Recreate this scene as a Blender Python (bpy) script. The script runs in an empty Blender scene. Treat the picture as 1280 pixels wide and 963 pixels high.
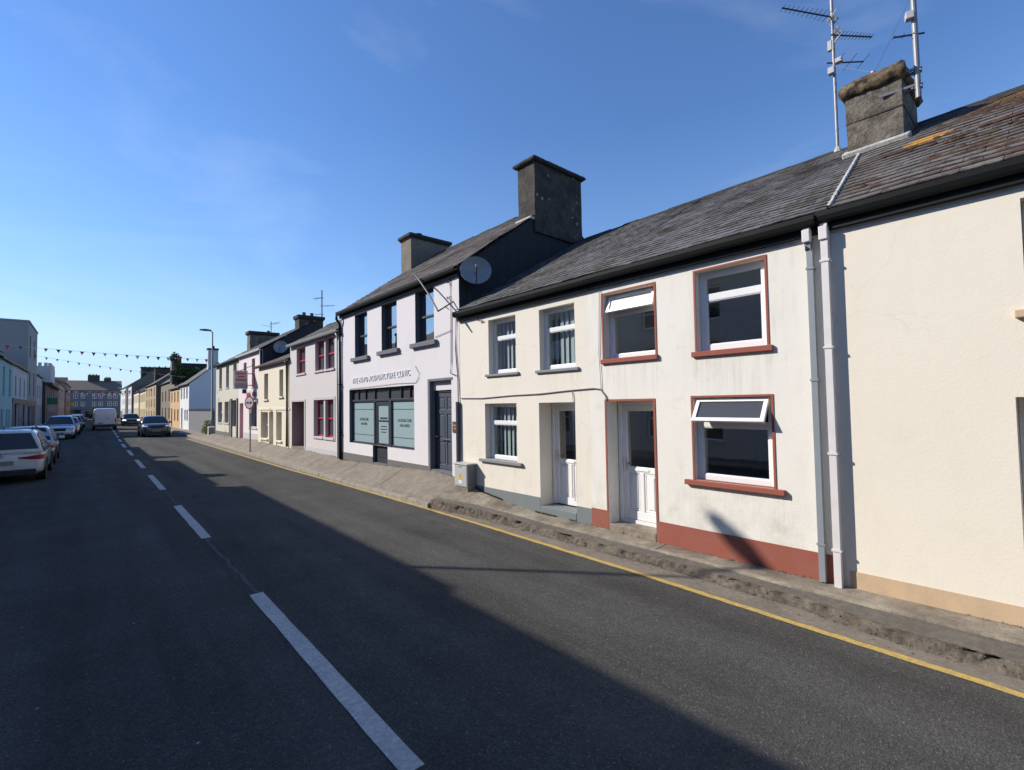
import bpy, bmesh, math, random
from mathutils import Vector, Matrix, noise as mnoise
random.seed(7)
R = math.radians
scene = bpy.context.scene
COL = scene.collection
PI = math.pi

# ------------------------------------------------------------------ materials
def lin(c):
    c = c / 255.0
    return c / 12.92 if c <= 0.04045 else ((c + 0.055) / 1.055) ** 2.4
def rgb(r, g, b, k=1.0):
    return (lin(r) * k, lin(g) * k, lin(b) * k, 1.0)

class NT:
    def __init__(s, name):
        s.m = bpy.data.materials.new(name); s.m.use_nodes = True
        s.t = s.m.node_tree; s.t.nodes.clear()
        s.out = s.n('ShaderNodeOutputMaterial')
        s.b = s.n('ShaderNodeBsdfPrincipled'); s.l(s.b, 0, s.out, 0)
    def n(s, kind, **kw):
        x = s.t.nodes.new(kind)
        for k, v in kw.items(): setattr(x, k, v)
        return x
    def l(s, a, ai, b, bi): s.t.links.new(a.outputs[ai], b.inputs[bi])
    def obj(s, scale=(1, 1, 1)):
        tc = s.n('ShaderNodeTexCoord'); mp = s.n('ShaderNodeMapping')
        mp.inputs['Scale'].default_value = scale
        geo = s.n('ShaderNodeNewGeometry')
        s.l(geo, 'Position', mp, 'Vector')
        return mp
    def noise(s, vec, scale, detail=4, rough=0.55):
        x = s.n('ShaderNodeTexNoise'); x.inputs['Scale'].default_value = scale
        x.inputs['Detail'].default_value = detail; x.inputs['Roughness'].default_value = rough
        if vec: s.l(vec, 0, x, 'Vector')
        return x
    def ramp(s, src, si, stops):
        x = s.n('ShaderNodeValToRGB')
        e = x.color_ramp.elements
        while len(e) < len(stops): e.new(0.5)
        for q, (p, c) in zip(e, stops):
            q.position = p; q.color = c if len(c) == 4 else (*c, 1)
        s.l(src, si, x, 0); return x
    def mix(s, fac, a, b, fi=0):
        x = s.n('ShaderNodeMix', data_type='RGBA')
        if isinstance(fac, float): x.inputs[0].default_value = fac
        else: s.l(fac, fi, x, 0)
        for v, i in ((a, 6), (b, 7)):
            if len(v) == 4: x.inputs[i].default_value = v
            else: s.l(v[0], v[1], x, i)
        return x
    def bump(s, h, hi, strength, dist=0.01):
        x = s.n('ShaderNodeBump'); x.inputs['Strength'].default_value = strength
        x.inputs['Distance'].default_value = dist
        s.l(h, hi, x, 'Height'); s.l(x, 0, s.b, 'Normal'); return x
    def set(s, **kw):
        for k, v in kw.items():
            s.b.inputs[k.replace('_', ' ')].default_value = v

G = lambda v: (v, v, v, 1)

def plaster(name, c, dirt=(0.3, 0.28, 0.24, 1), amount=0.25, bump=0.25, rough=0.9, low=0.0, cracks=0.0, drips=()):
    s = NT(name); p = s.obj()
    big = s.noise(p, 0.9, 6, 0.62)
    st = s.noise(s.obj((3.0, 3.0, 0.35)), 2.2, 5, 0.6)
    fine = s.noise(p, 42, 4, 0.6)
    lo = s.noise(p, 3.3, 8, 0.7)
    r1 = s.ramp(big, 0, [(0.35, G(0)), (0.75, G(1))])
    r2 = s.ramp(st, 0, [(0.5, G(0)), (0.8, G(1))])
    mul = s.n('ShaderNodeMath', operation='MULTIPLY'); s.l(r1, 0, mul, 0); s.l(r2, 0, mul, 1)
    r3 = s.ramp(lo, 0, [(0.56, G(0)), (0.74, G(0.5))])
    add = s.n('ShaderNodeMath', operation='ADD'); s.l(mul, 0, add, 0); s.l(r3, 0, add, 1)
    k = s.n('ShaderNodeMath', operation='MULTIPLY'); s.l(add, 0, k, 0); k.inputs[1].default_value = amount
    c2 = (c[0] * 0.93, c[1] * 0.93, c[2] * 0.92, 1)
    base = s.mix(big, c, c2)
    m1 = s.mix(k, (base, 2), dirt)
    last = m1
    if low:                                  # rain splash and grime of its own shape near the ground
        geo = s.n('ShaderNodeNewGeometry'); sep = s.n('ShaderNodeSeparateXYZ'); s.l(geo, 'Position', sep, 0)
        mr = s.n('ShaderNodeMapRange'); s.l(sep, 2, mr, 0)
        mr.inputs[1].default_value = 0.2; mr.inputs[2].default_value = 1.2
        mr.inputs[3].default_value = low; mr.inputs[4].default_value = 0
        mm = s.n('ShaderNodeMath', operation='MULTIPLY'); s.l(mr, 0, mm, 0); s.l(s.ramp(lo, 0, [(0.4, G(0)), (0.65, G(1))]), 0, mm, 1)
        last = s.mix(mm, (m1, 2), dirt)
    geo = s.n('ShaderNodeNewGeometry'); sep = s.n('ShaderNodeSeparateXYZ'); s.l(geo, 'Position', sep, 0)
    def MA(op, a, b=None):
        x = s.n('ShaderNodeMath', operation=op)
        for i, v in enumerate((a, b)):
            if v is None: continue
            if isinstance(v, (int, float)): x.inputs[i].default_value = v
            else: s.l(v[0], v[1], x, i)
        return x
    if drips:                                # rain streaks washed down from the sills, strongest at their ends
        stk = s.noise(s.obj((9, 9, 0.25)), 2.4, 4, 0.6)
        sr = s.ramp(stk, 0, [(0.48, G(0)), (0.72, G(1))])
        tot = None
        for (a, b, zt, ln) in drips:
            up = s.n('ShaderNodeMapRange'); s.l(sep, 2, up, 0)
            up.inputs[1].default_value = zt - ln; up.inputs[2].default_value = zt; up.inputs[3].default_value = 0; up.inputs[4].default_value = 0.30
            lt = MA('LESS_THAN', (sep, 2), zt); g1 = MA('GREATER_THAN', (sep, 1), a - .06); g2 = MA('LESS_THAN', (sep, 1), b + .06)
            m_ = MA('MULTIPLY', (up, 0), (lt, 0)); m_ = MA('MULTIPLY', (m_, 0), (g1, 0)); m_ = MA('MULTIPLY', (m_, 0), (g2, 0))
            tot = m_ if tot is None else MA('ADD', (tot, 0), (m_, 0))
        dm = MA('MULTIPLY', (tot, 0), (sr, 0))
        last = s.mix(dm, (last, 2), dirt)
    if cracks:
        wn = s.noise(p, 2.2, 4); wv = s.n('ShaderNodeVectorMath', operation='MULTIPLY_ADD'); s.l(wn, 'Color', wv, 0); wv.inputs[1].default_value = (.5, .5, .5); s.l(p, 0, wv, 2)
        vc = s.n('ShaderNodeTexVoronoi', feature='DISTANCE_TO_EDGE'); vc.inputs['Scale'].default_value = 0.8; s.l(wv, 0, vc, 'Vector')
        cr = s.ramp(vc, 0, [(0.0, G(1)), (0.006, G(0))]); msk = s.ramp(s.noise(p, 0.7, 3), 0, [(0.48, G(0)), (0.62, G(1))])
        cm_ = MA('MULTIPLY', (cr, 0), (msk, 0)); cm_ = MA('MULTIPLY', (cm_, 0), cracks)
        last = s.mix(cm_, (last, 2), (dirt[0] * .6, dirt[1] * .6, dirt[2] * .6, 1))
    s.l(last, 2, s.b, 'Base Color')
    s.set(Roughness=rough)
    ad = s.n('ShaderNodeMath', operation='ADD'); s.l(fine, 0, ad, 0); s.l(s.noise(p, 7, 3), 0, ad, 1)
    s.bump(ad, 0, bump, 0.006)
    return s.m

def paint(name, c, rough=0.45, spec=0.5, metal=0.0, var=0.12, bump=0.0):
    s = NT(name); p = s.obj(); n = s.noise(p, 6, 5)
    c2 = (c[0] * (1 - var), c[1] * (1 - var), c[2] * (1 - var), 1)
    s.l(s.mix(n, c, c2), 2, s.b, 'Base Color'); s.set(Roughness=rough, Metallic=metal)
    s.b.inputs['Specular IOR Level'].default_value = spec
    if bump: s.bump(s.noise(p, 60, 3), 0, bump, 0.004)
    return s.m

def glass(name, tint=(0.9, 0.95, 0.95, 1), f0=0.24):
    s = NT(name)
    s.t.nodes.remove(s.b)
    tr = s.n('ShaderNodeBsdfTransparent'); tr.inputs[0].default_value = tint
    gl = s.n('ShaderNodeBsdfGlossy'); gl.inputs['Roughness'].default_value = 0.0
    gl.inputs[0].default_value = (1, 1, 1, 1)
    lw = s.n('ShaderNodeLayerWeight'); lw.inputs[0].default_value = 0.5
    pw = s.n('ShaderNodeMath', operation='POWER'); s.l(lw, 'Facing', pw, 0); pw.inputs[1].default_value = 4.0
    fr = s.n('ShaderNodeMath', operation='MULTIPLY_ADD'); s.l(pw, 0, fr, 0); fr.inputs[1].default_value = 1 - f0; fr.inputs[2].default_value = f0
    nz = s.noise(s.obj(), 0.9, 2); bp = s.n('ShaderNodeBump'); bp.inputs['Strength'].default_value = 0.04
    bp.inputs['Distance'].default_value = 0.05
    s.l(nz, 0, bp, 'Height'); s.l(bp, 0, gl, 'Normal')
    mx = s.n('ShaderNodeMixShader'); s.l(fr, 0, mx, 0); s.l(tr, 0, mx, 1); s.l(gl, 0, mx, 2); s.l(mx, 0, s.out, 0)
    return s.m

def dark_glass(name, c=(0.02, 0.024, 0.03, 1), rough=0.03):
    s = NT(name); s.set(Base_Color=c, Roughness=rough, IOR=1.6)
    s.bump(s.noise(s.obj(), 1.2, 2), 0, 0.05, 0.05)
    return s.m

def emis(name, c, k):
    s = NT(name); s.set(Base_Color=c, Roughness=0.3)
    s.b.inputs['Emission Color'].default_value = c; s.b.inputs['Emission Strength'].default_value = k
    return s.m

def asphalt():
    s = NT('asphalt'); p = s.obj()
    v = s.n('ShaderNodeTexVoronoi'); v.inputs['Scale'].default_value = 95; s.l(p, 0, v, 'Vector')
    grain = s.noise(p, 130, 3, 0.7); big = s.noise(p, 0.8, 7, 0.66)
    track = s.noise(s.obj((0.9, 0.05, 1)), 1.6, 4)
    c = s.ramp(v, 'Color', [(0.0, (0.044, 0.043, 0.041)), (0.5, (0.074, 0.072, 0.067)), (0.85, (0.105, 0.102, 0.095)), (1.0, (0.24, 0.235, 0.22))])
    v4 = s.n('ShaderNodeTexVoronoi'); v4.inputs['Scale'].default_value = 42; s.l(p, 0, v4, 'Vector')
    sc4 = s.n('ShaderNodeSeparateColor'); s.l(v4, 'Color', sc4, 0)
    c4 = s.ramp(sc4, 1, [(0.0, (0.058, 0.056, 0.052)), (0.7, (0.078, 0.075, 0.070)), (1.0, (0.115, 0.11, 0.10))])
    c1 = s.mix(0.28, (c, 0), (c4, 0))
    t = s.ramp(track, 0, [(0.38, G(0.80)), (0.62, G(1.12))])
    b = s.ramp(big, 0, [(0.28, G(0.78)), (0.72, G(1.18))])
    m1 = s.n('ShaderNodeMix', data_type='RGBA', blend_type='MULTIPLY'); m1.inputs[0].default_value = 1
    s.l(c1, 2, m1, 6); s.l(t, 0, m1, 7)
    m2 = s.n('ShaderNodeMix', data_type='RGBA', blend_type='MULTIPLY'); m2.inputs[0].default_value = 1
    s.l(m1, 2, m2, 6); s.l(b, 0, m2, 7)
    # old gum and paint flecks
    v2 = s.n('ShaderNodeTexVoronoi'); v2.inputs['Scale'].default_value = 2.6; s.l(p, 0, v2, 'Vector')
    sp = s.ramp(v2, 'Distance', [(0.018, G(1)), (0.035, G(0))])
    v3 = s.n('ShaderNodeTexVoronoi'); v3.inputs['Scale'].default_value = 17; s.l(p, 0, v3, 'Vector')
    sp3 = s.ramp(v3, 'Distance', [(0.05, G(0.8)), (0.10, G(0))])
    sel = s.ramp(v3, 'Color', [(0.80, G(0)), (0.84, G(1))])
    mm = s.n('ShaderNodeMath', operation='MULTIPLY'); s.l(sp3, 0, mm, 0); s.l(sel, 0, mm, 1)
    mxx = s.n('ShaderNodeMath', operation='MAXIMUM'); s.l(sp, 0, mxx, 0); s.l(mm, 0, mxx, 1)
    col = s.mix(mxx, (m2, 2), (0.30, 0.29, 0.27, 1))
    s.l(col, 2, s.b, 'Base Color'); s.set(Roughness=0.96)
    s.b.inputs['Specular IOR Level'].default_value = 0.12
    ad = s.n('ShaderNodeMath', operation='ADD'); s.l(v, 'Distance', ad, 0); s.l(grain, 0, ad, 1)
    s.bump(ad, 0, 0.7, 0.006)
    return s.m

def concrete(name, c, c2, scale=1.0, bump=0.5, spots=True):
    s = NT(name); p = s.obj()
    big = s.noise(p, 1.6 * scale, 8, 0.68); fine = s.noise(p, 60, 4, 0.7); mid = s.noise(p, 9 * scale, 6, 0.65)
    a = s.mix(s.ramp(big, 0, [(0.36, G(0)), (0.66, G(1))]), c, c2)
    m = s.ramp(mid, 0, [(0.3, G(0.72)), (0.7, G(1.15))])
    f = s.ramp(fine, 0, [(0.3, G(0.8)), (0.7, G(1.15))])
    x1 = s.n('ShaderNodeMix', data_type='RGBA', blend_type='MULTIPLY'); x1.inputs[0].default_value = 1
    s.l(a, 2, x1, 6); s.l(m, 0, x1, 7)
    x2 = s.n('ShaderNodeMix', data_type='RGBA', blend_type='MULTIPLY'); x2.inputs[0].default_value = 1
    s.l(x1, 2, x2, 6); s.l(f, 0, x2, 7)
    s.l(x2, 2, s.b, 'Base Color'); s.set(Roughness=0.95)
    ad = s.n('ShaderNodeMath', operation='ADD'); s.l(fine, 0, ad, 0); s.l(mid, 0, ad, 1)
    s.bump(ad, 0, bump, 0.012)
    return s.m

def stucco_chimney(name, c, c2, spots=(0.6, 0.58, 0.5, 1), spot_amt=0.7, sel_lo=0.70, blotch=2.2):
    s = NT(name); p = s.obj()
    big = s.noise(p, blotch, 8, 0.72); fine = s.noise(p, 28, 6, 0.7)
    a = s.mix(s.ramp(big, 0, [(0.42, G(0)), (0.58, G(1))]), c, c2)
    v = s.n('ShaderNodeTexVoronoi'); v.inputs['Scale'].default_value = 5.2
    wob = s.noise(p, 14, 2); wv = s.n('ShaderNodeVectorMath', operation='MULTIPLY_ADD'); s.l(wob, 'Color', wv, 0); wv.inputs[1].default_value = (0.09, 0.09, 0.09); s.l(p, 0, wv, 2); s.l(wv, 0, v, 'Vector')
    sp = s.ramp(v, 'Distance', [(0.13, G(spot_amt)), (0.22, G(0))])
    sepc = s.n('ShaderNodeSeparateColor'); s.l(v, 'Color', sepc, 0)
    sel = s.ramp(sepc, 0, [(sel_lo, G(0)), (sel_lo + .03, G(1))])
    mm = s.n('ShaderNodeMath', operation='MULTIPLY'); s.l(sp, 0, mm, 0); s.l(sel, 0, mm, 1)
    f = s.ramp(fine, 0, [(0.3, G(0.65)), (0.7, G(1.2))])
    x = s.n('ShaderNodeMix', data_type='RGBA', blend_type='MULTIPLY'); x.inputs[0].default_value = 1
    s.l(a, 2, x, 6); s.l(f, 0, x, 7)
    s.l(s.mix(mm, (x, 2), spots), 2, s.b, 'Base Color'); s.set(Roughness=0.97)
    s.bump(fine, 0, 0.9, 0.03)
    return s.m

def slate(name, c, c2, moss=None, moss_lo=0.58, moss_hi=0.68, lichen=None, edge=0.6):
    """roof tiles: tv = random value per tile (face attribute), UV v = 0 at the lower edge of each tile"""
    s = NT(name); p = s.obj()
    at = s.n('ShaderNodeAttribute', attribute_name='tv')
    base = s.mix(at, c, c2, 2)
    fine = s.noise(p, 30, 5, 0.7); big = s.noise(p, 0.9, 6, 0.6)
    f = s.ramp(fine, 0, [(0.25, G(0.7)), (0.75, G(1.2))])
    x = s.n('ShaderNodeMix', data_type='RGBA', blend_type='MULTIPLY'); x.inputs[0].default_value = 1
    s.l(base, 2, x, 6); s.l(f, 0, x, 7)
    last = x
    if moss:
        uv = s.n('ShaderNodeUVMap'); sep = s.n('ShaderNodeSeparateXYZ'); s.l(uv, 0, sep, 0)
        n1 = s.noise(p, 1.3, 7, 0.65); n2 = s.noise(s.obj((1, 1, 1)), 9, 5, 0.7)
        # v pushes the moss to the lower edges of tiles
        e = s.n('ShaderNodeMath', operation='MULTIPLY_ADD'); s.l(sep, 1, e, 0); e.inputs[1].default_value = -0.16 * edge; e.inputs[2].default_value = 0.06
        a1 = s.n('ShaderNodeMath', operation='MULTIPLY_ADD'); s.l(n2, 0, a1, 0); a1.inputs[1].default_value = 0.55; s.l(e, 0, a1, 2)
        a2 = s.n('ShaderNodeMath', operation='MULTIPLY_ADD'); s.l(n1, 0, a2, 0); a2.inputs[1].default_value = 0.6; s.l(a1, 0, a2, 2)
        mk = s.ramp(a2, 0, [(moss_lo, G(0)), (moss_hi, G(0.92))])
        mc = s.mix(s.ramp(s.noise(p, 4.5, 4), 0, [(0.4, G(0)), (0.6, G(1))]), moss[0], moss[1])
        last = s.mix(mk, (last, 2), (mc, 2))
        if lichen:
            for (pos, rad, lc) in lichen:
                geo = s.n('ShaderNodeNewGeometry'); d = s.n('ShaderNodeVectorMath', operation='SUBTRACT')
                s.l(geo, 'Position', d, 0); d.inputs[1].default_value = pos
                sc = s.n('ShaderNodeVectorMath', operation='DIVIDE'); s.l(d, 0, sc, 0); sc.inputs[1].default_value = rad
                ln = s.n('ShaderNodeVectorMath', operation='LENGTH'); s.l(sc, 0, ln, 0)
                q = s.n('ShaderNodeMath', operation='MULTIPLY_ADD'); s.l(n2, 0, q, 0); q.inputs[1].default_value = 2.2; s.l(ln, 'Value', q, 2)
                mk = s.ramp(q, 0, [(0.0, G(1)), (0.85, G(1)), (1.0, G(0))])
                # ramp clamps at 1, rescale
                q2 = s.n('ShaderNodeMath', operation='MULTIPLY'); s.l(q, 0, q2, 0); q2.inputs[1].default_value = 0.46
                s.t.links.new(q2.outputs[0], mk.inputs[0])
                last = s.mix(mk, (last, 2), lc)
    s.l(last, 2, s.b, 'Base Color'); s.set(Roughness=0.8)
    s.b.inputs['Specular IOR Level'].default_value = 0.4
    ad = s.n('ShaderNodeMath', operation='ADD'); s.l(fine, 0, ad, 0); s.l(big, 0, ad, 1)
    s.bump(ad, 0, 0.35, 0.01)
    return s.m

M = {}
M['asphalt'] = asphalt()
M['white_line'] = concrete('road_white', (0.56, 0.56, 0.53, 1), (0.44, 0.44, 0.42, 1), 3, 0.3)
M['yellow_line'] = concrete('road_yellow', (0.55, 0.375, 0.085, 1), (0.44, 0.32, 0.12, 1), 3.5, 0.3)
M['crack'] = concrete('crack_filler', (0.10, 0.10, 0.10, 1), (0.07, 0.07, 0.07, 1), 4, 0.6)
M['gutter'] = concrete('gutter_concrete', (0.235, 0.198, 0.155, 1), (0.165, 0.138, 0.108, 1), 2, 0.4)
M['dark_edge'] = concrete('patched_asphalt', (0.115, 0.100, 0.082, 1), (0.16, 0.14, 0.115, 1), 1.5, 0.6)
M['pave'] = concrete('pavement_concrete', (0.35, 0.30, 0.23, 1), (0.15, 0.126, 0.094, 1), 1.2, 0.7)
M['pave_far'] = concrete('pavement_worn', (0.25, 0.21, 0.165, 1), (0.20, 0.168, 0.133, 1), 0.6, 0.4)
M['kerb'] = concrete('kerb_concrete', (0.33, 0.29, 0.24, 1), (0.24, 0.21, 0.175, 1), 2, 0.6)
M['rubble'] = concrete('broken_concrete', (0.185, 0.153, 0.117, 1), (0.075, 0.060, 0.045, 1), 3, 1.0)
M['earth'] = concrete('ground_earth', (0.12, 0.12, 0.08, 1), (0.09, 0.10, 0.06, 1), 0.1, 0.3)

M['cream0'] = plaster('cream_render', (0.765, 0.705, 0.605, 1), (0.5, 0.45, 0.36, 1), 0.24, 0.25, cracks=.13)
M['tan'] = plaster('tan_plinth', (0.56, 0.41, 0.265, 1), (0.30, 0.23, 0.15, 1), 0.5, low=.3)
M['white1'] = plaster('white_render', (0.775, 0.745, 0.685, 1), (0.36, 0.35, 0.285, 1), 0.48, 0.35, low=0.42, cracks=.22,
    drips=[(3.82, 4.74, 2.66, .7), (2.22, 3.26, 2.63, .8), (2.15, 3.4, .92, .6)])
M['red'] = plaster('red_masonry_paint', (0.29, 0.080, 0.052, 1), (0.24, 0.13, 0.10, 1), 0.6, 0.25, 0.8, low=.35, cracks=.3)
M['cream2'] = plaster('pale_cream_render', (0.765, 0.71, 0.62, 1), (0.48, 0.44, 0.35, 1), 0.28, 0.22, low=0.25, cracks=.3,
    drips=[(6.78, 7.75, 2.6, .5), (5.28, 6.25, 2.58, .5), (6.7, 8.0, .86, .4)])
M['grey_plinth'] = plaster('blue_grey_paint', (0.175, 0.20, 0.205, 1), (0.12, 0.13, 0.11, 1), 0.4)
M['grey_sill'] = plaster('grey_sill_paint', (0.24, 0.24, 0.25, 1), (0.18, 0.17, 0.16, 1), 0.3)
M['clinic'] = plaster('lilac_white_render', (0.69, 0.66, 0.675, 1), (0.45, 0.42, 0.40, 1), 0.2, 0.2, cracks=.25, drips=[(13.3, 14.5, 3.44, .5), (11.5, 12.7, 3.46, .5), (9.6, 10.8, 3.47, .5)])
M['clinic_dark'] = plaster('charcoal_masonry', (0.15, 0.152, 0.175, 1), (0.11, 0.11, 0.11, 1), 0.3)
M['clinic_base'] = plaster('dark_grey_plinth', (0.14, 0.135, 0.13, 1), (0.2, 0.18, 0.15, 1), 0.3)
M['gable_black'] = plaster('black_slurry', (0.028, 0.029, 0.034, 1), (0.10, 0.10, 0.095, 1), 0.5)
M['pink4'] = plaster('pale_pink_grey_render', (0.60, 0.56, 0.555, 1), (0.38, 0.34, 0.32, 1), 0.3)
M['pinkrec'] = plaster('dusky_pink_recess', (0.36, 0.25, 0.25, 1), (0.25, 0.18, 0.18, 1), 0.25)
M['palegrey'] = plaster('pale_grey_paint', (0.50, 0.49, 0.50, 1), (0.35, 0.33, 0.32, 1), 0.3)
M['cream5'] = plaster('yellow_cream_render', (0.74, 0.67, 0.53, 1), (0.5, 0.44, 0.33, 1), 0.25)
M['pink6'] = plaster('pinkish_white_render', (0.74, 0.66, 0.65, 1), (0.5, 0.44, 0.42, 1), 0.2)
M['green7'] = plaster('greenish_grey_render', (0.58, 0.555, 0.46, 1), (0.4, 0.38, 0.32, 1), 0.25)
M['far_white'] = plaster('far_white_render', (0.75, 0.75, 0.76, 1), (0.5, 0.5, 0.5, 1), 0.2)
M['orange'] = plaster('orange_render', (0.60, 0.40, 0.22, 1), (0.4, 0.3, 0.2, 1), 0.2)
M['brownstone'] = plaster('brown_render', (0.42, 0.32, 0.20, 1), (0.22, 0.18, 0.12, 1), 0.5)
M['stone_dark'] = plaster('old_stone', (0.20, 0.17, 0.13, 1), (0.12, 0.10, 0.08, 1), 0.6)
M['yellow'] = plaster('yellow_render', (0.62, 0.52, 0.30, 1), (0.5, 0.4, 0.25, 1), 0.2)
M['turq'] = plaster('turquoise_render', (0.30, 0.47, 0.50, 1), (0.22, 0.3, 0.32, 1), 0.35)
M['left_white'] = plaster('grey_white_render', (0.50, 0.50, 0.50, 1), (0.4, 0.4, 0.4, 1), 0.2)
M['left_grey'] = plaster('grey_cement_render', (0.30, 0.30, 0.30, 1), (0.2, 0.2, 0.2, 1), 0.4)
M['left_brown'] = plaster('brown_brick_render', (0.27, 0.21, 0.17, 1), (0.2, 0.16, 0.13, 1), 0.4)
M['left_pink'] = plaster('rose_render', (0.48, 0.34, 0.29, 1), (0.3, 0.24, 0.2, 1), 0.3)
M['blue_grey'] = plaster('slate_blue_render', (0.13, 0.17, 0.23, 1), (0.1, 0.12, 0.15, 1), 0.3)
M['shop_dark'] = paint('dark_shopfront', (0.025, 0.025, 0.028, 1), 0.5)

M['upvc'] = paint('white_upvc', (0.80, 0.80, 0.80, 1), 0.28, 0.5, var=0.05)
M['black_pvc'] = paint('black_gutter_plastic', (0.006, 0.007, 0.008, 1), 0.6, 0.25)
M['grey_pvc'] = paint('grey_downpipe', (0.25, 0.28, 0.31, 1), 0.4)
M['white_pvc'] = paint('white_downpipe', (0.72, 0.69, 0.68, 1), 0.45, var=0.2)
M['charcoal'] = paint('charcoal_joinery', (0.040, 0.043, 0.055, 1), 0.4)
M['navy_door'] = paint('slate_blue_door', (0.085, 0.098, 0.125, 1), 0.35)
M['redwood'] = paint('crimson_joinery', (0.55, 0.025, 0.06, 1), 0.4)
M['pinksash'] = paint('pink_sash', (0.75, 0.22, 0.27, 1), 0.4)
M['brownwood'] = paint('brown_joinery', (0.10, 0.06, 0.045, 1), 0.5)
M['metal'] = paint('galvanised_metal', (0.30, 0.30, 0.31, 1), 0.55, metal=0.4, var=0.4)
M['lampmetal'] = paint('weathered_lamp_pole', (0.13, 0.135, 0.14, 1), 0.6, metal=0.2, var=0.3)
M['frost'] = paint('frosted_vent_glass', (0.62, 0.64, 0.64, 1), 0.25)
M['darkmetal'] = paint('dark_metal', (0.06, 0.06, 0.065, 1), 0.45, metal=0.6)
M['chrome'] = paint('bright_metal', (0.7, 0.7, 0.7, 1), 0.2, metal=1.0)
M['cable'] = paint('cable_sheath', (0.06, 0.055, 0.055, 1), 0.6)
M['cable_grey'] = paint('cable_weathered', (0.25, 0.23, 0.23, 1), 0.6)
M['blind'] = paint('blind_fabric', (0.50, 0.57, 0.57, 1), 0.8)
M['film'] = paint('frosted_film', (0.31, 0.42, 0.44, 1), 0.22, var=0.08)
M['joint'] = concrete('joint_grime', (0.075, 0.065, 0.05, 1), (0.05, 0.045, 0.035, 1), 4, 0.5)
M['lettering'] = paint('dark_lettering', (0.03, 0.04, 0.045, 1), 0.5)
M['white_letter'] = paint('white_letter', (0.85, 0.85, 0.86, 1), 0.35, var=0.03)
M['gold'] = paint('gold_lettering', (0.55, 0.36, 0.10, 1), 0.4)
M['sign_white'] = paint('sign_white', (0.75, 0.73, 0.72, 1), 0.4)
M['sign_mauve'] = paint('sign_faded', (0.50, 0.40, 0.40, 1), 0.5)
M['sign_red'] = paint('sign_red', (0.36, 0.03, 0.05, 1), 0.4)
M['sign_mauve2'] = paint('sign_lilac_grey', (0.30, 0.27, 0.30, 1), 0.5)
M['sign_green'] = paint('sign_green', (0.02, 0.16, 0.07, 1), 0.4)
M['warn'] = paint('warning_yellow', (0.75, 0.42, 0.04, 1), 0.4)
M['box_grey'] = paint('cabinet_grey', (0.46, 0.47, 0.46, 1), 0.5, var=0.2)
M['box_dark'] = paint('cabinet_dark_grey', (0.16, 0.165, 0.17, 1), 0.5, var=0.2)
M['dish'] = paint('dish_grey', (0.30, 0.30, 0.30, 1), 0.45, var=0.15)
M['mortar'] = concrete('lime_mortar', (0.62, 0.60, 0.56, 1), (0.42, 0.40, 0.37, 1), 4, 0.8)
M['pot'] = paint('chimney_pot_clay', (0.09, 0.045, 0.03, 1), 0.8)
M['pot_black'] = paint('chimney_pot_black', (0.02, 0.018, 0.018, 1), 0.8)
M['glass'] = glass('window_glass')
M['coated_glass'] = glass('coated_window_glass', (0.75, 0.85, 0.9, 1), 0.48)
M['dglass'] = dark_glass('dark_window_glass')
M['shadeglass'] = dark_glass('grey_window_glass', (0.07, 0.07, 0.075, 1), 0.06)
M['carglass'] = dark_glass('car_glass', (0.012, 0.016, 0.02, 1), 0.02)
M['tyre'] = paint('tyre_rubber', (0.012, 0.012, 0.012, 1), 0.8)
M['trim'] = paint('car_black_trim', (0.015, 0.015, 0.016, 1), 0.5)
M['head_lit'] = emis('lit_headlamp', (1.0, 0.88, 0.86, 1), 3.0)
M['head_drl'] = emis('daytime_running_lamp', (0.8, 0.83, 0.9, 1), 0.22)
M['head'] = paint('headlamp_lens', (0.6, 0.62, 0.65, 1), 0.08)
M['tail'] = paint('tail_lamp_red', (0.33, 0.012, 0.02, 1), 0.15)
M['plate'] = paint('number_plate', (0.25, 0.25, 0.24, 1), 0.4)

def carpaint(name, c, metal=0.0):
    s = NT(name); s.set(Base_Color=c, Roughness=0.28, Metallic=metal, Coat_Weight=1.0, Coat_Roughness=0.03)
    return s.m
M['car_white'] = carpaint('car_white', (0.66, 0.65, 0.62, 1))
M['car_silver'] = carpaint('car_silver', (0.42, 0.42, 0.43, 1), 0.5)
M['car_dark'] = carpaint('car_charcoal', (0.055, 0.06, 0.072, 1), 0.4)
M['car_black'] = carpaint('car_black', (0.015, 0.015, 0.018, 1), 0.2)
M['car_pale'] = carpaint('car_pale_blue', (0.45, 0.50, 0.56, 1), 0.3)
M['van_white'] = carpaint('van_white', (0.62, 0.64, 0.66, 1))

M['slate_near'] = slate('slate_grey', (0.098, 0.094, 0.096, 1), (0.16, 0.155, 0.156, 1), ((0.040, 0.028, 0.022, 1), (0.06, 0.048, 0.028, 1)), 0.61, 0.66)
M['slate_moss'] = slate('slate_mossy', (0.105, 0.097, 0.090, 1), (0.165, 0.153, 0.140, 1), ((0.045, 0.030, 0.023, 1), (0.07, 0.048, 0.032, 1)), 0.555, 0.60,
                        lichen=[((8.30, 1.02, 5.44), (0.20, 0.24, 0.20), (0.46, 0.24, 0.035, 1)), ((9.5, 0.2, 6.15), (0.35, 0.4, 0.35), (0.17, 0.09, 0.03, 1))], edge=1.0)
M['slate_clinic'] = slate('slate_brown', (0.105, 0.088, 0.078, 1), (0.155, 0.135, 0.12, 1), ((0.15, 0.14, 0.12, 1), (0.05, 0.04, 0.03, 1)), 0.66, 0.78)
M['slate_far'] = slate('slate_far', (0.085, 0.08, 0.078, 1), (0.12, 0.115, 0.11, 1))
M['slate_brown'] = slate('tile_brown', (0.15, 0.115, 0.09, 1), (0.19, 0.15, 0.12, 1))
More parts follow.
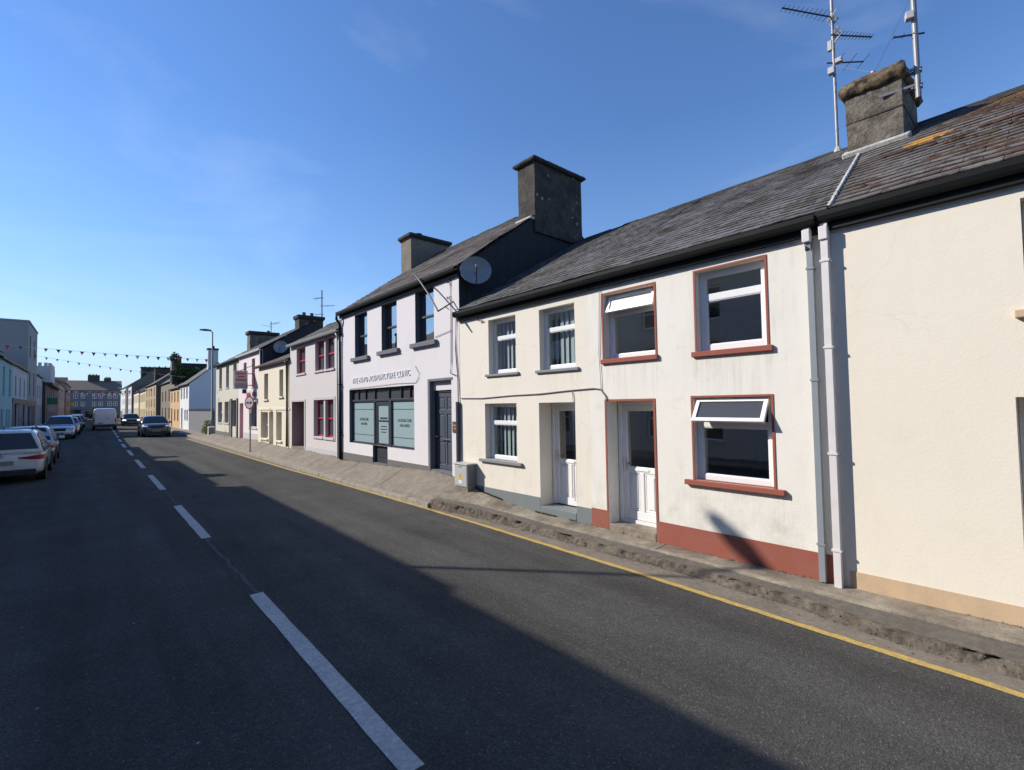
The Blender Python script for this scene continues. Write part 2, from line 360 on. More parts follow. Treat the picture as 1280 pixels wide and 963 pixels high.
M['chim_grey'] = stucco_chimney('chimney_roughcast', (0.21, 0.182, 0.145, 1), (0.10, 0.084, 0.068, 1), (0.36, 0.33, 0.27, 1), 0.6, .62, 4.5)
M['chim_dark'] = stucco_chimney('chimney_sooty', (0.085, 0.072, 0.060, 1), (0.042, 0.037, 0.034, 1), (0.5, 0.48, 0.42, 1), .7, .56, 3.5)
M['chim_tan'] = stucco_chimney('chimney_tan', (0.24, 0.205, 0.16, 1), (0.19, 0.165, 0.13, 1), (0.3, 0.27, 0.22, 1), 0.2)
M['chim_white'] = plaster('chimney_white', (0.55, 0.55, 0.56, 1), (0.4, 0.4, 0.4, 1), 0.3)
M['cap_moss'] = stucco_chimney('mossy_cap', (0.24, 0.18, 0.10, 1), (0.030, 0.017, 0.011, 1), (0.38, 0.33, 0.21, 1), 0.6, .62, 7.0)
M['cap_dark'] = stucco_chimney('sooty_cap', (0.05, 0.042, 0.035, 1), (0.035, 0.032, 0.03, 1), (0.2, 0.14, 0.06, 1), 0.4)
M['ivy'] = paint('ivy_leaf', (0.09, 0.125, 0.03, 1), 0.6, var=0.6)
M['weed'] = paint('weed_leaf', (0.30, 0.34, 0.11, 1), 0.6, var=0.4)
M['weed_dry'] = paint('dry_weed', (0.13, 0.115, 0.05, 1), 0.8, var=0.5)
M['wood'] = paint('plant_stem', (0.10, 0.08, 0.05, 1), 0.8)
M['cladding'] = paint('grey_cladding_board', (0.22, 0.225, 0.23, 1), 0.6, var=0.2)
M['flag_red'] = paint('flag_red', (0.62, 0.05, 0.06, 1), 0.7)
M['flag_green'] = paint('flag_green', (0.03, 0.10, 0.09, 1), 0.7)
M['flag_white'] = paint('flag_white', (0.62, 0.64, 0.66, 1), 0.7)

# ------------------------------------------------------------------ mesh helpers
class MB:
    def __init__(s): s.v = []; s.f = []; s.mi = []; s.uv = {}; s.tv = None
    def quad(s, *p, m=0):
        b = len(s.v); s.v += [tuple(q) for q in p]; s.f.append(tuple(range(b, b + len(p)))); s.mi.append(m)
    def box(s, x0, x1, y0, y1, z0, z1, m=0):
        if x0 > x1: x0, x1 = x1, x0
        if y0 > y1: y0, y1 = y1, y0
        if z0 > z1: z0, z1 = z1, z0
        b = len(s.v)
        s.v += [(x0, y0, z0), (x1, y0, z0), (x1, y1, z0), (x0, y1, z0), (x0, y0, z1), (x1, y0, z1), (x1, y1, z1), (x0, y1, z1)]
        for f in ((0, 3, 2, 1), (4, 5, 6, 7), (0, 1, 5, 4), (1, 2, 6, 5), (2, 3, 7, 6), (3, 0, 4, 7)):
            s.f.append(tuple(b + i for i in f)); s.mi.append(m)
    def obox(s, c, ax, hx, hy, hz, m=0):
        """box with centre c, half sizes and a 3x3 axes matrix"""
        b = len(s.v); c = Vector(c)
        for sz in (-1, 1):
            for sx, sy in ((-1, -1), (1, -1), (1, 1), (-1, 1)):
                s.v.append(tuple(c + ax @ Vector((sx * hx, sy * hy, sz * hz))))
        for f in ((0, 3, 2, 1), (4, 5, 6, 7), (0, 1, 5, 4), (1, 2, 6, 5), (2, 3, 7, 6), (3, 0, 4, 7)):
            s.f.append(tuple(b + i for i in f)); s.mi.append(m)
    def bar(s, a, b_, w, h=None, m=0):
        a = Vector(a); b_ = Vector(b_); h = h or w
        d = (b_ - a); L = d.length
        ax = d.to_track_quat('X', 'Z').to_matrix()
        s.obox((a + b_) / 2, ax, L / 2, w / 2, h / 2, m)
    def tube(s, pts, r, n=8, m=0, cap=True):
        pts = [Vector(p) for p in pts]; rs = r if isinstance(r, (list, tuple)) else [r] * len(pts)
        rings = []
        for i, p in enumerate(pts):
            d = (pts[min(i + 1, len(pts) - 1)] - pts[max(i - 1, 0)]).normalized()
            q = d.to_track_quat('Z', 'Y').to_matrix(); b = len(s.v)
            for k in range(n):
                a = 2 * PI * k / n
                s.v.append(tuple(p + q @ Vector((math.cos(a) * rs[i], math.sin(a) * rs[i], 0))))
            rings.append(b)
        for a, b in zip(rings, rings[1:]):
            for k in range(n):
                k2 = (k + 1) % n
                s.f.append((a + k, a + k2, b + k2, b + k)); s.mi.append(m)
        if cap:
            s.f.append(tuple(rings[0] + k for k in reversed(range(n)))); s.mi.append(m)
            s.f.append(tuple(rings[-1] + k for k in range(n))); s.mi.append(m)
    def lathe(s, c, axis, prof, n=24, m=0):
        """prof: (distance along axis, radius)"""
        c = Vector(c); q = Vector(axis).normalized().to_track_quat('Z', 'Y').to_matrix(); rings = []
        for (h, r) in prof:
            b = len(s.v)
            for k in range(n):
                a = 2 * PI * k / n
                s.v.append(tuple(c + q @ Vector((math.cos(a) * r, math.sin(a) * r, h))))
            rings.append(b)
        for a, b in zip(rings, rings[1:]):
            for k in range(n):
                k2 = (k + 1) % n
                s.f.append((a + k, a + k2, b + k2, b + k)); s.mi.append(m)
    def disc(s, c, axis, r, n=24, m=0):
        c = Vector(c); q = Vector(axis).normalized().to_track_quat('Z', 'Y').to_matrix(); b = len(s.v)
        for k in range(n):
            a = 2 * PI * k / n; s.v.append(tuple(c + q @ Vector((math.cos(a) * r, math.sin(a) * r, 0))))
        s.f.append(tuple(b + k for k in range(n))); s.mi.append(m)
    def loft(s, rings, m=0, closed=True, cap=True):
        bs = []
        for r in rings:
            bs.append(len(s.v)); s.v += [tuple(p) for p in r]
        n = len(rings[0])
        for a, b in zip(bs, bs[1:]):
            for k in range(n if closed else n - 1):
                k2 = (k + 1) % n
                s.f.append((a + k, a + k2, b + k2, b + k)); s.mi.append(m)
        if cap:
            s.f.append(tuple(bs[0] + k for k in reversed(range(n)))); s.mi.append(m)
            s.f.append(tuple(bs[-1] + k for k in range(n))); s.mi.append(m)
    def build(s, name, mats, parent=None, smooth=False, fix=True, bevel=0.0, subsurf=0, merge=False):
        if not isinstance(mats, (list, tuple)): mats = [mats]
        off = Vector((0, 0, 0))
        if parent is not None:
            p = parent
            while p is not None: off += p.location; p = p.parent
        me = bpy.data.meshes.new(name)
        me.from_pydata([tuple(Vector(v) - off) for v in s.v], [], s.f)
        for m in mats: me.materials.append(m)
        me.polygons.foreach_set('material_index', s.mi)
        if s.tv is not None:
            at = me.attributes.new('tv', 'FLOAT', 'FACE'); at.data.foreach_set('value', s.tv)
        if s.uv:
            ul = me.uv_layers.new(name='UVMap')
            for pi, pol in enumerate(me.polygons):
                if pi in s.uv:
                    for li, u in zip(pol.loop_indices, s.uv[pi]): ul.data[li].uv = u
        if fix or merge:
            bm = bmesh.new(); bm.from_mesh(me)
            if merge: bmesh.ops.remove_doubles(bm, verts=bm.verts, dist=1e-4)
            if fix: bmesh.ops.recalc_face_normals(bm, faces=bm.faces)
            bm.to_mesh(me); bm.free()
        if smooth: me.polygons.foreach_set('use_smooth', [True] * len(me.polygons))
        me.update()
        o = bpy.data.objects.new(name, me); COL.objects.link(o)
        if parent is not None: o.parent = parent
        if subsurf:
            sm = o.modifiers.new('Subdivision', 'SUBSURF'); sm.levels = subsurf; sm.render_levels = subsurf
        if bevel:
            bv = o.modifiers.new('Bevel', 'BEVEL'); bv.width = bevel; bv.segments = 2; bv.limit_method = 'ANGLE'; bv.angle_limit = R(40)
        return o

def tag(o, label=None, cat=None, group=None, kind=None):
    if label: o['label'] = label
    if cat: o['category'] = cat
    if group: o['group'] = group
    if kind: o['kind'] = kind
    return o
def thing(name, loc, label, cat, group=None):
    o = bpy.data.objects.new(name, None); COL.objects.link(o); o.location = loc; o.empty_display_size = 0.3
    return tag(o, label, cat, group)
def struct(name, mb, mats, **kw):
    return tag(mb.build(name, mats, None, **kw), kind='structure')

def text_mesh(body, width, height, depth, origin, xaxis, yaxis, name, mat, parent, bold=0.0, spacing=1.0):
    cu = bpy.data.curves.new('t', 'FONT'); cu.body = body; cu.extrude = 0.0; cu.offset = bold; cu.space_character = spacing
    o = bpy.data.objects.new('t', cu); COL.objects.link(o)
    bpy.context.view_layer.update()
    dg = bpy.context.evaluated_depsgraph_get()
    me = bpy.data.meshes.new_from_object(o.evaluated_get(dg))
    bpy.data.objects.remove(o); bpy.data.curves.remove(cu)
    bm = bmesh.new(); bm.from_mesh(me)
    xs = [v.co.x for v in bm.verts]; ys = [v.co.y for v in bm.verts]
    mx, Mx, my, My = min(xs), max(xs), min(ys), max(ys)
    # one mesh per word: sort the glyphs by x and cut at the wide gaps
    isl = []; seen = set()
    for f0 in bm.faces:
        if f0 in seen: continue
        st = [f0]; seen.add(f0); fs = []
        while st:
            f = st.pop(); fs.append(f)
            for e in f.edges:
                for g_ in e.link_faces:
                    if g_ not in seen: seen.add(g_); st.append(g_)
        xs_ = [v.co.x for f in fs for v in f.verts]
        isl.append((min(xs_), max(xs_)))
    isl.sort(); words = []
    for lo, hi in isl:
        if words and lo - words[-1][1] < 0.17 * spacing ** 2: words[-1][1] = max(words[-1][1], hi)
        else: words.append([lo, hi])
    xa = Vector(xaxis).normalized(); ya = Vector(yaxis).normalized(); za = xa.cross(ya).normalized()
    off = Vector((0, 0, 0)); p = parent
    while p is not None: off += p.location; p = p.parent
    for lo, hi in words:
        b2 = bm.copy()
        bmesh.ops.delete(b2, geom=[f for f in b2.faces if not (lo - 1e-4 <= f.calc_center_median().x <= hi + 1e-4)], context='FACES')
        r = bmesh.ops.extrude_face_region(b2, geom=b2.faces[:])
        for v in [e for e in r['geom'] if isinstance(e, bmesh.types.BMVert)]: v.co.z += 1.0
        for v in b2.verts:
            u = (v.co.x - mx) / (Mx - mx) * width; w = (v.co.y - my) / (My - my) * height; d = v.co.z * depth
            v.co = Vector(origin) + xa * u + ya * w + za * d - off
        bmesh.ops.recalc_face_normals(b2, faces=b2.faces)
        m2 = bpy.data.meshes.new(name); b2.to_mesh(m2); b2.free(); m2.materials.append(mat)
        ob = bpy.data.objects.new(name, m2); COL.objects.link(ob); ob.parent = parent
    bm.free(); bpy.data.meshes.remove(me)

def interp(tab, x):
    if x <= tab[0][0]: return tab[0][1]
    for (a, va), (b, vb) in zip(tab, tab[1:]):
        if x <= b:
            t = (x - a) / (b - a); t = t * t * (3 - 2 * t) if False else t
            return va + (vb - va) * t
    return tab[-1][1]

# ------------------------------------------------------------------ camera and light
H = 2.05
cam_d = bpy.data.cameras.new('camera'); cam = bpy.data.objects.new('camera', cam_d); COL.objects.link(cam)
cam_d.sensor_width = 36.0; cam_d.lens = 600.0 / 1280.0 * 36.0; cam_d.clip_start = 0.05; cam_d.clip_end = 6000
Yd = Vector(((115 - 640) / 600, -(513 - 481.5) / 600, 1.0)); a_ = -0.0167
c_ = -(a_ * Yd.x + Yd.y) / Yd.z
U_ = Vector((a_, 1, c_)).normalized(); Yd.normalize()
X_ = -(Yd.cross(U_)); X_ = X_ if X_.x > 0 else -X_
right = Vector((X_.x, Yd.x, U_.x)); upv = Vector((X_.y, Yd.y, U_.y)); fwd = Vector((X_.z, Yd.z, U_.z))
rot = Matrix((right, upv, -fwd)).transposed()
cam.matrix_world = Matrix.Translation((0, 0, H)) @ rot.to_4x4()
scene.camera = cam

ELEV = R(33.0); AZX, AZY = -0.68, 0.733          # horizontal direction towards the sun
sd = Vector((AZX * math.cos(ELEV), AZY * math.cos(ELEV), math.sin(ELEV)))
sun_d = bpy.data.lights.new('sun', 'SUN'); sun_d.energy = 5.0; sun_d.angle = R(0.53); sun_d.color = (1.0, 0.93, 0.82)
sun = bpy.data.objects.new('sun', sun_d); COL.objects.link(sun); sun.location = (-40, 40, 60)
sun.rotation_euler = (-sd).to_track_quat('-Z', 'Y').to_euler()
w = bpy.data.worlds.new('World'); scene.world = w; w.use_nodes = True
nt = w.node_tree; nt.nodes.clear()
sky = nt.nodes.new('ShaderNodeTexSky'); sky.sky_type = 'NISHITA'; sky.sun_disc = False
sky.sun_elevation = ELEV; sky.sun_rotation = math.atan2(AZX, AZY); sky.altitude = 0
sky.air_density = 1.2; sky.dust_density = 0.0; sky.ozone_density = 7.5
bg = nt.nodes.new('ShaderNodeBackground'); bg.inputs[1].default_value = 0.135
wo = nt.nodes.new('ShaderNodeOutputWorld')
tc = nt.nodes.new('ShaderNodeTexCoord'); mp = nt.nodes.new('ShaderNodeMapping')
mp.inputs['Scale'].default_value = (1.2, 1.2, 3.2); mp.inputs['Rotation'].default_value = (0.2, 0.5, 0.4)
nz = nt.nodes.new('ShaderNodeTexNoise'); nz.inputs['Scale'].default_value = 1.7; nz.inputs['Detail'].default_value = 7
nz.inputs['Roughness'].default_value = 0.55; nz.inputs['Distortion'].default_value = 0.6
rp = nt.nodes.new('ShaderNodeValToRGB'); rp.color_ramp.elements[0].position = 0.5; rp.color_ramp.elements[1].position = 0.85
rp.color_ramp.elements[1].color = (0.17, 0.17, 0.17, 1)
mx = nt.nodes.new('ShaderNodeMix'); mx.data_type = 'RGBA'; mx.inputs[7].default_value = (7.5, 8.0, 8.6, 1)
L_ = nt.links.new
L_(tc.outputs['Generated'], mp.inputs[0]); L_(mp.outputs[0], nz.inputs[0]); L_(nz.outputs[0], rp.inputs[0])
tn = nt.nodes.new('ShaderNodeMix'); tn.data_type = 'RGBA'; tn.blend_type = 'MULTIPLY'; tn.inputs[0].default_value = 1.0; tn.inputs[7].default_value = (0.95, 1.01, 1.13, 1)
L_(sky.outputs[0], tn.inputs[6]); L_(rp.outputs[0], mx.inputs[0]); sp_ = nt.nodes.new('ShaderNodeSeparateXYZ'); L_(tc.outputs['Generated'], sp_.inputs[0])
hr = nt.nodes.new('ShaderNodeValToRGB'); L_(sp_.outputs[2], hr.inputs[0])
for _ in range(2): hr.color_ramp.elements.new(.5)
for e_, (po, va) in zip(hr.color_ramp.elements, ((0.0, .85), (0.12, .42), (0.26, .10), (0.5, 0.0))):
    e_.position = po; e_.color = (va, va, va, 1)
hz_ = nt.nodes.new('ShaderNodeMix'); hz_.data_type = 'RGBA'; hz_.inputs[7].default_value = (3.7, 4.8, 5.9, 1)   # thin haze low over the land
L_(hr.outputs[0], hz_.inputs[0]); L_(tn.outputs[2], hz_.inputs[6]); L_(hz_.outputs[2], mx.inputs[6]); L_(mx.outputs[2], bg.inputs[0]); L_(bg.outputs[0], wo.inputs[0])

scene.view_settings.view_transform = 'Standard'; scene.view_settings.look = 'None'
scene.view_settings.exposure = 0.20; scene.view_settings.gamma = 1.0
scene.render.engine = 'CYCLES'
scene.cycles.max_bounces = 8; scene.cycles.transparent_max_bounces = 12
scene.cycles.caustics_reflective = False; scene.cycles.caustics_refractive = False
scene.cycles.use_denoising = True

# ------------------------------------------------------------------ ground, road, pavements
def zr(x):
    d = max(-4.4, min(4.4, x - 1.42)); return -0.0045 * d * d
mb = MB(); mb.quad((-900, -300, -0.35), (900, -300, -0.35), (900, 1500, -0.35), (-900, 1500, -0.35))
struct('ground', mb, M['earth'])
XL = -2.95                                        # left kerb
mb = MB()
xs = [XL] + [-2.5 + 0.5 * i for i in range(16)] + [5.42]
ys = [-16, -8, 0, 8, 16, 24, 32, 40, 60, 80, 120, 175]
for xa, xb in zip(xs, xs[1:]):
    for ya, yb in zip(ys, ys[1:]):
        mb.quad((xa, ya, zr(xa)), (xb, ya, zr(xb)), (xb, yb, zr(xb)), (xa, yb, zr(xa)))
struct('road', mb, M['asphalt'], merge=True)

def strip(name, mat, pts, width, lift=0.004, ragged=0.0):
    """painted line along a polyline of (x,y)"""
    mb = MB(); prev = None
    for i, (x, y) in enumerate(pts):
        r1 = random.uniform(-ragged, ragged); r2 = random.uniform(-ragged, ragged)
        a = (x - width / 2 + r1, y, zr(x - width / 2) + lift); b = (x + width / 2 + r2, y, zr(x + width / 2) + lift)
        if prev: mb.quad(prev[0], prev[1], b, a)
        prev = (a, b)
    return struct(name, mb, mat)
dashes = [(-3.8, -0.3), (2.47, 5.92), (8.97, 12.4), (15.1, 18.72), (21.2, 24.9), (27.4, 31.0), (33.6, 37.2), (39.8, 43.4), (46, 49.6), (52.2, 55.8), (58.4, 62), (64.6, 68.2), (71, 74.5)]
for a, b in dashes:
    d = 0.0 if a < 35 else (a - 35) * 0.009
    n = 14
    strip('centre_line_dash', M['white_line'], [(1.385 + d, a + (b - a) * i / n) for i in range(n + 1)], 0.135, ragged=0.004)
for a, b, xo in ((5.95, 8.9, 0), (12.5, 14.9, .02)):
    pts = [(1.40 + xo + .05 * mnoise.noise(Vector((i * .35, a, 0))) - .02 * i / 20, a + (b - a) * i / 30) for i in range(31)]
    strip('road_crack', M['crack'], pts, 0.035, lift=.003, ragged=.012)
ytab = [(-9, 4.72), (-4, 4.82), (0.25, 4.93), (1.7, 4.985), (3.5, 5.075), (6.8, 5.14), (10, 5.14), (14.5, 5.08), (17, 5.02), (21, 5.0), (41, 5.0)]
yl = []
y = -8.0
while y < 40.6:
    yl.append((interp(ytab, y), y)); y += 0.12
strip('yellow_line', M['yellow_line'], yl, 0.092, ragged=0.006)

base_tab = [(-12, .10), (-3, .06), (.3, .035), (3.4, .025), (4.7, .06), (5.6, .07), (6.4, .075), (7.1, .14), (7.9, .235), (8.8, .43), (9.8, .49), (12, .42), (15.1, .33), (16, .39), (19, .42), (20.8, .38), (25, .44), (30, .36), (38, .30), (44, .17), (60, .12), (160, .12)]
rb_tab = [(-12, 5.16), (0.2, 5.20), (1.0, 5.2), (1.8, 5.38), (2.7, 5.44), (3.2, 5.48), (4, 5.44), (5.2, 5.43), (7.2, 5.42), (8.65, 5.2)]
rt_tab = [(-12, 5.32), (0.2, 5.36), (1.0, 5.35), (1.8, 5.50), (2.7, 5.55), (3.2, 5.56), (4, 5.54), (5.2, 5.57), (7.2, 5.52), (8.65, 5.27)]
cd_tab = [(-12, 5.70), (0.2, 5.70), (1.1, 5.68), (1.9, 5.67), (3.2, 5.75), (4.7, 5.71), (6.4, 5.72), (7.6, 5.68), (8.65, 5.36)]
kx_tab = [(8.6, 5.16), (10.4, 5.17), (14.6, 5.17), (18, 5.22), (23, 5.32), (32, 5.40), (38, 5.45), (41, 5.47), (44, 5.5), (160, 5.5)]
def nz3(x, y, z, s): return mnoise.noise(Vector((x * s, y * s, z * s)))
ENDK = 8.6
# the broken raised edge of the footpath by the near houses
def grid(f, us, vs):
    mb = MB(); nv = len(vs)
    for u in us:
        for v in vs: mb.v.append(f(u, v))
    for i in range(len(us) - 1):
        for j in range(nv - 1):
            mb.f.append((i * nv + j, (i + 1) * nv + j, (i + 1) * nv + j + 1, i * nv + j + 1)); mb.mi.append(0)
    return mb
def ur(a, b, st):
    n = max(1, int(round((b - a) / st))); return [a + (b - a) * i / n for i in range(n + 1)]
def edge_top(y): return 0.012 + 0.085 * max(0.0, min(1.0, (y - 5.2) / 3.4))
def f_rub(y, t):
    fade = 1.0
    x0 = interp(rb_tab, y); x1 = interp(rt_tab, y)
    x0 += 0.035 * nz3(y, 3, 0, 2.3) + 0.02 * nz3(y, 7, 0, 9); x1 += 0.03 * nz3(y, 11, 0, 3.1) + 0.02 * nz3(y, 5, 0, 11)
    x = x0 + (x1 - x0) * t
    z0 = -0.068; z1 = edge_top(y)
    prof = [0, .10, .22, .40, .62, .86, 1.0]
    k = t * 6; i = min(5, int(k)); p = prof[i] + (prof[i + 1] - prof[i]) * (k - i)
    z = z0 + (z1 - z0) * p
    e = math.sin(PI * min(1, t * 1.05)) if t < 0.95 else 0.15
    d = 0.030 * nz3(x, y, 0.3, 9) + 0.022 * nz3(x, y, 1.3, 21) + 0.012 * nz3(x, y, 2, 48)
    cav = max(0.0, nz3(y, 1, 4, 4.5) + .6 * nz3(y, 8, 2, 11) - .05) * max(0.0, 1 - abs(t - .72) / .2)
    return (x + 0.03 * e * nz3(x, y, 5, 13) + .15 * cav, y, z + e * d - .02 * cav)
g = grid(f_rub, ur(-7.0, ENDK, 0.022), [i / 16 for i in range(17)])
struct('broken_kerb', g, M['rubble'], smooth=True)
def f_dark(y, t):
    x0 = interp(rt_tab, y) + 0.03 * nz3(y, 11, 0, 3.1) + 0.02 * nz3(y, 5, 0, 11); x1 = interp(cd_tab, y) + 0.025 * nz3(y, 2, 8, 1.7) + 0.012 * nz3(y, 2, 3, 9)
    zc = 0.03 + 0.30 * (interp(base_tab, y) - 0.03)
    x = x0 + (x1 - x0) * t
    z = edge_top(y) + (max(edge_top(y) + 0.008, zc - 0.01) - edge_top(y)) * t
    return (x, y, z + 0.006 * nz3(x, y, 0, 8) * (1 - t))
struct('pavement_edge', grid(f_dark, ur(-7.0, ENDK, 0.05), [0, .25, .5, .75, 1.0]), M['dark_edge'], smooth=True)
def f_pave(y, t):
    x0 = interp(cd_tab, y) + 0.025 * nz3(y, 2, 8, 1.7) + 0.012 * nz3(y, 2, 3, 9); x1 = 6.22
    zc = 0.03 + 0.30 * (interp(base_tab, y) - 0.03)
    zb = interp(base_tab, y)
    x = x0 + (x1 - x0) * t
    tt = min(1.0, t * (6.22 - x0) / (6.10 - x0))
    z = zc + 0.012 + (zb - zc - 0.012) * tt
    if t == 0: z = zc - 0.02
    return (x, y, z + 0.006 * nz3(x, y, 0, 3))
struct('pavement', grid(f_pave, ur(-7.0, ENDK, 0.08), [0, 0.001, .2, .4, .6, .8, 1.0]), M['pave'], smooth=True)
# gutter band between yellow line and kerb
def f_gut(y, t):
    x0 = interp(ytab, y) + 0.052; x1 = 5.6 if y < ENDK else interp(kx_tab, y) + 0.03
    x = x0 + (x1 - x0) * t
    return (x, y, zr(x) + 0.003 - 0.002 * t + 0.004 * nz3(x, y, 4, 6) * t)
struct('gutter_strip', grid(f_gut, ur(-7.0, 41.0, 0.2), [0, .33, .66, 1.0]), M['gutter'], smooth=True)
# kerb stones and the raised footpath further along
def kz(y): return 0.045 + 0.02 * math.sin(y * 0.4)
mb = MB(); y = ENDK
while y < 150:
    L = 0.9 if y < 45 else 6.0
    a, b = y + 0.006, y + L - 0.006
    xa, xb = interp(kx_tab, a), interp(kx_tab, b); dz = random.uniform(-.006, .006); dx = random.uniform(-.008, .008)
    mb.loft([[(xa + dx, a, -.12), (xa + dx + .02, a, kz(a) - .015 + dz), (xa + dx + .04, a, kz(a) + dz), (xa + .15, a, kz(a) + dz + .004), (xa + .15, a, -.12)],
             [(xb + dx, b, -.12), (xb + dx + .02, b, kz(b) - .015 + dz), (xb + dx + .04, b, kz(b) + dz), (xb + .15, b, kz(b) + dz + .004), (xb + .15, b, -.12)]])
    y += L
struct('kerb_stones', mb, M['kerb'])
def f_pave2(y, t):
    x0 = interp(kx_tab, y) + 0.145; xe = 6.12 if y < 26 else (6.32 if y < 40 else 6.5); x1 = xe + 0.12
    step = 0.055 * max(0.0, min(1.0, (13.5 - y) / 3.0))
    z0 = kz(y) + step + 0.012
    zb = interp(base_tab, y); x = x0 + (x1 - x0) * t
    tt = min(1.0, t * (x1 - x0) / (xe - x0))
    z = z0 + (zb - z0) * (tt ** 1.1)
    if t == 0: z = kz(y) - 0.03
    return (x + (0.02 * nz3(y, 0, 9, 2) if t < .01 else 0), y, z + 0.007 * nz3(x, y, 0, 2.5))
struct('pavement', grid(f_pave2, ur(ENDK - 0.02, 60, 0.15), [0, 0.001, .12, .25, .4, .55, .7, .85, 1.0]), M['pave_far'], smooth=True)
mb = MB(); mb.quad((5.5, 60, .1), (9, 60, .1), (8, 160, .1), (4.6, 160, .1))
struct('pavement', mb, M['pave_far'])
for yj in (-1.3, 3.72, 6.9):
    pts = [f_pave(yj + .05 * (t - .5) + .012 * nz3(t * 3, yj, 0, 3), t) for t in (.04, .15, .3, .45, .6, .75, .9)]
    mb = MB()
    for a, b in zip(pts, pts[1:]): mb.quad((a[0], a[1] - .006, a[2] + .003), (b[0], b[1] - .006, b[2] + .003), (b[0], b[1] + .007, b[2] + .003), (a[0], a[1] + .007, a[2] + .003))
    struct('pavement_joint', mb, M['joint'])
for yj in (11.2, 13.9, 16.6, 19.4, 22.2, 25, 28, 31, 34):
    pts = [f_pave2(yj + .1 * (t - .5), t) for t in (.02, .12, .25, .4, .55, .7, .82)]
    mb = MB()
    for a, b in zip(pts, pts[1:]): mb.quad((a[0], a[1] - .008, a[2] + .004), (b[0], b[1] - .008, b[2] + .004), (b[0], b[1] + .008, b[2] + .004), (a[0], a[1] + .008, a[2] + .004))
    struct('pavement_joint', mb, M['joint'])
mb = MB(); rnd = random.Random(44)
for i in range(2600):
    y = rnd.choice([rnd.uniform(5.4, 8.6), rnd.uniform(5.4, 8.6), rnd.uniform(-3, 15.2), rnd.uniform(15, 36)])
    dens = mnoise.noise(Vector((y * 1.6, 3.3, 0)))
    if dens < .02: continue
    xw = 6.088 if y < 25.8 else 6.285
    x = xw - abs(rnd.gauss(0, .018)) ; z = interp(base_tab, y) - .004; s_ = rnd.uniform(.008, .022); a = rnd.uniform(0, 2 * PI)
    u = Vector((math.cos(a), math.sin(a), 0)) * s_ * .5; t_ = Vector((rnd.uniform(-.6, .1), rnd.uniform(-.5, .5), 1)).normalized() * s_ * rnd.uniform(.8, 2.2)
    c = Vector((x, y, z)); mb.quad(c - u, c + u, c + t_)
tag(mb.build('weeds', M['weed_dry'], fix=False), kind='stuff')
# left footpath
mb = MB(); y = -14.0
while y < 150:
    mb.loft([[(XL - .15, y, -.15), (XL - .15, y, .03), (XL - .02, y, .03), (XL, y, .01), (XL, y, -.15)], [(XL - .15, y + 3.98, -.15), (XL - .15, y + 3.98, .03), (XL - .02, y + 3.98, .03), (XL, y + 3.98, .01), (XL, y + 3.98, -.15)]]); y += 4
struct('kerb_stones', mb, M['kerb'])
mb = MB(); mb.quad((-4.05, -14, .05), (XL - .15, -14, .026), (XL - .15, 150, .026), (-4.05, 150, .05))
struct('pavement', mb, M['pave_far'])

# loose stones in the broken kerb: nobody could count them
mb = MB(); rnd = random.Random(3)
for i in range(900):
    y = rnd.uniform(-4, 8.6); t = rnd.random() ** 1.3
    p = Vector(f_rub(y, min(0.9, t * 0.8))); r = rnd.uniform(.004, .016) * (1.6 if rnd.random() < .12 else 1)
    if rnd.random() < .25: p.x -= rnd.uniform(.02, .18); p.z = zr(p.x) + r * .3; r *= .6
    b = len(mb.v)
    for v in ((1, 0, 0), (-1, 0, 0), (0, 1, 0), (0, -1, 0), (0, 0, 1), (0, 0, -1)):
        mb.v.append((p.x + v[0] * r * rnd.uniform(.7, 1.3), p.y + v[1] * r * rnd.uniform(.8, 1.7), p.z + v[2] * r * rnd.uniform(.5, .9)))
    for f in ((0, 2, 4), (2, 1, 4), (1, 3, 4), (3, 0, 4), (2, 0, 5), (1, 2, 5), (3, 1, 5), (0, 3, 5)):
        mb.f.append(tuple(b + k for k in f)); mb.mi.append(0)
tag(mb.build('rubble', M['rubble']), kind='stuff')

# ------------------------------------------------------------------ house parts
def wall_mb(mb, X, n, y0, y1, z0, z1, t, ops, m=0):
    ysx = sorted({y0, y1} | {o[0] for o in ops} | {o[1] for o in ops})
    zsx = sorted({z0, z1} | {o[2] for o in ops} | {o[3] for o in ops})
    ysx = [v for v in ysx if y0 <= v <= y1]; zsx = [v for v in zsx if z0 <= v <= z1]
    Xi = X + n * t
    for a, b in zip(ysx, ysx[1:]):
        for c, d in zip(zsx, zsx[1:]):
            ym, zm = (a + b) / 2, (c + d) / 2
            if any(o[0] < ym < o[1] and o[2] < zm < o[3] for o in ops): continue
            mb.quad((X, a, c), (X, b, c), (X, b, d), (X, a, d), m=m)
            mb.quad((Xi, a, c), (Xi, b, c), (Xi, b, d), (Xi, a, d), m=m)
    for o in ops:
        a, b, c, d = o[:4]
        rm = o[4] if len(o) > 4 else m
        mb.quad((X, a, c), (Xi, a, c), (Xi, a, d), (X, a, d), m=rm); mb.quad((X, b, c), (Xi, b, c), (Xi, b, d), (X, b, d), m=rm)
        mb.quad((X, a, d), (X, b, d), (Xi, b, d), (Xi, a, d), m=rm); mb.quad((X, a, c), (X, b, c), (Xi, b, c), (Xi, a, c), m=rm)
    mb.quad((X, y0, z1), (X, y1, z1), (Xi, y1, z1), (Xi, y0, z1), m=m)

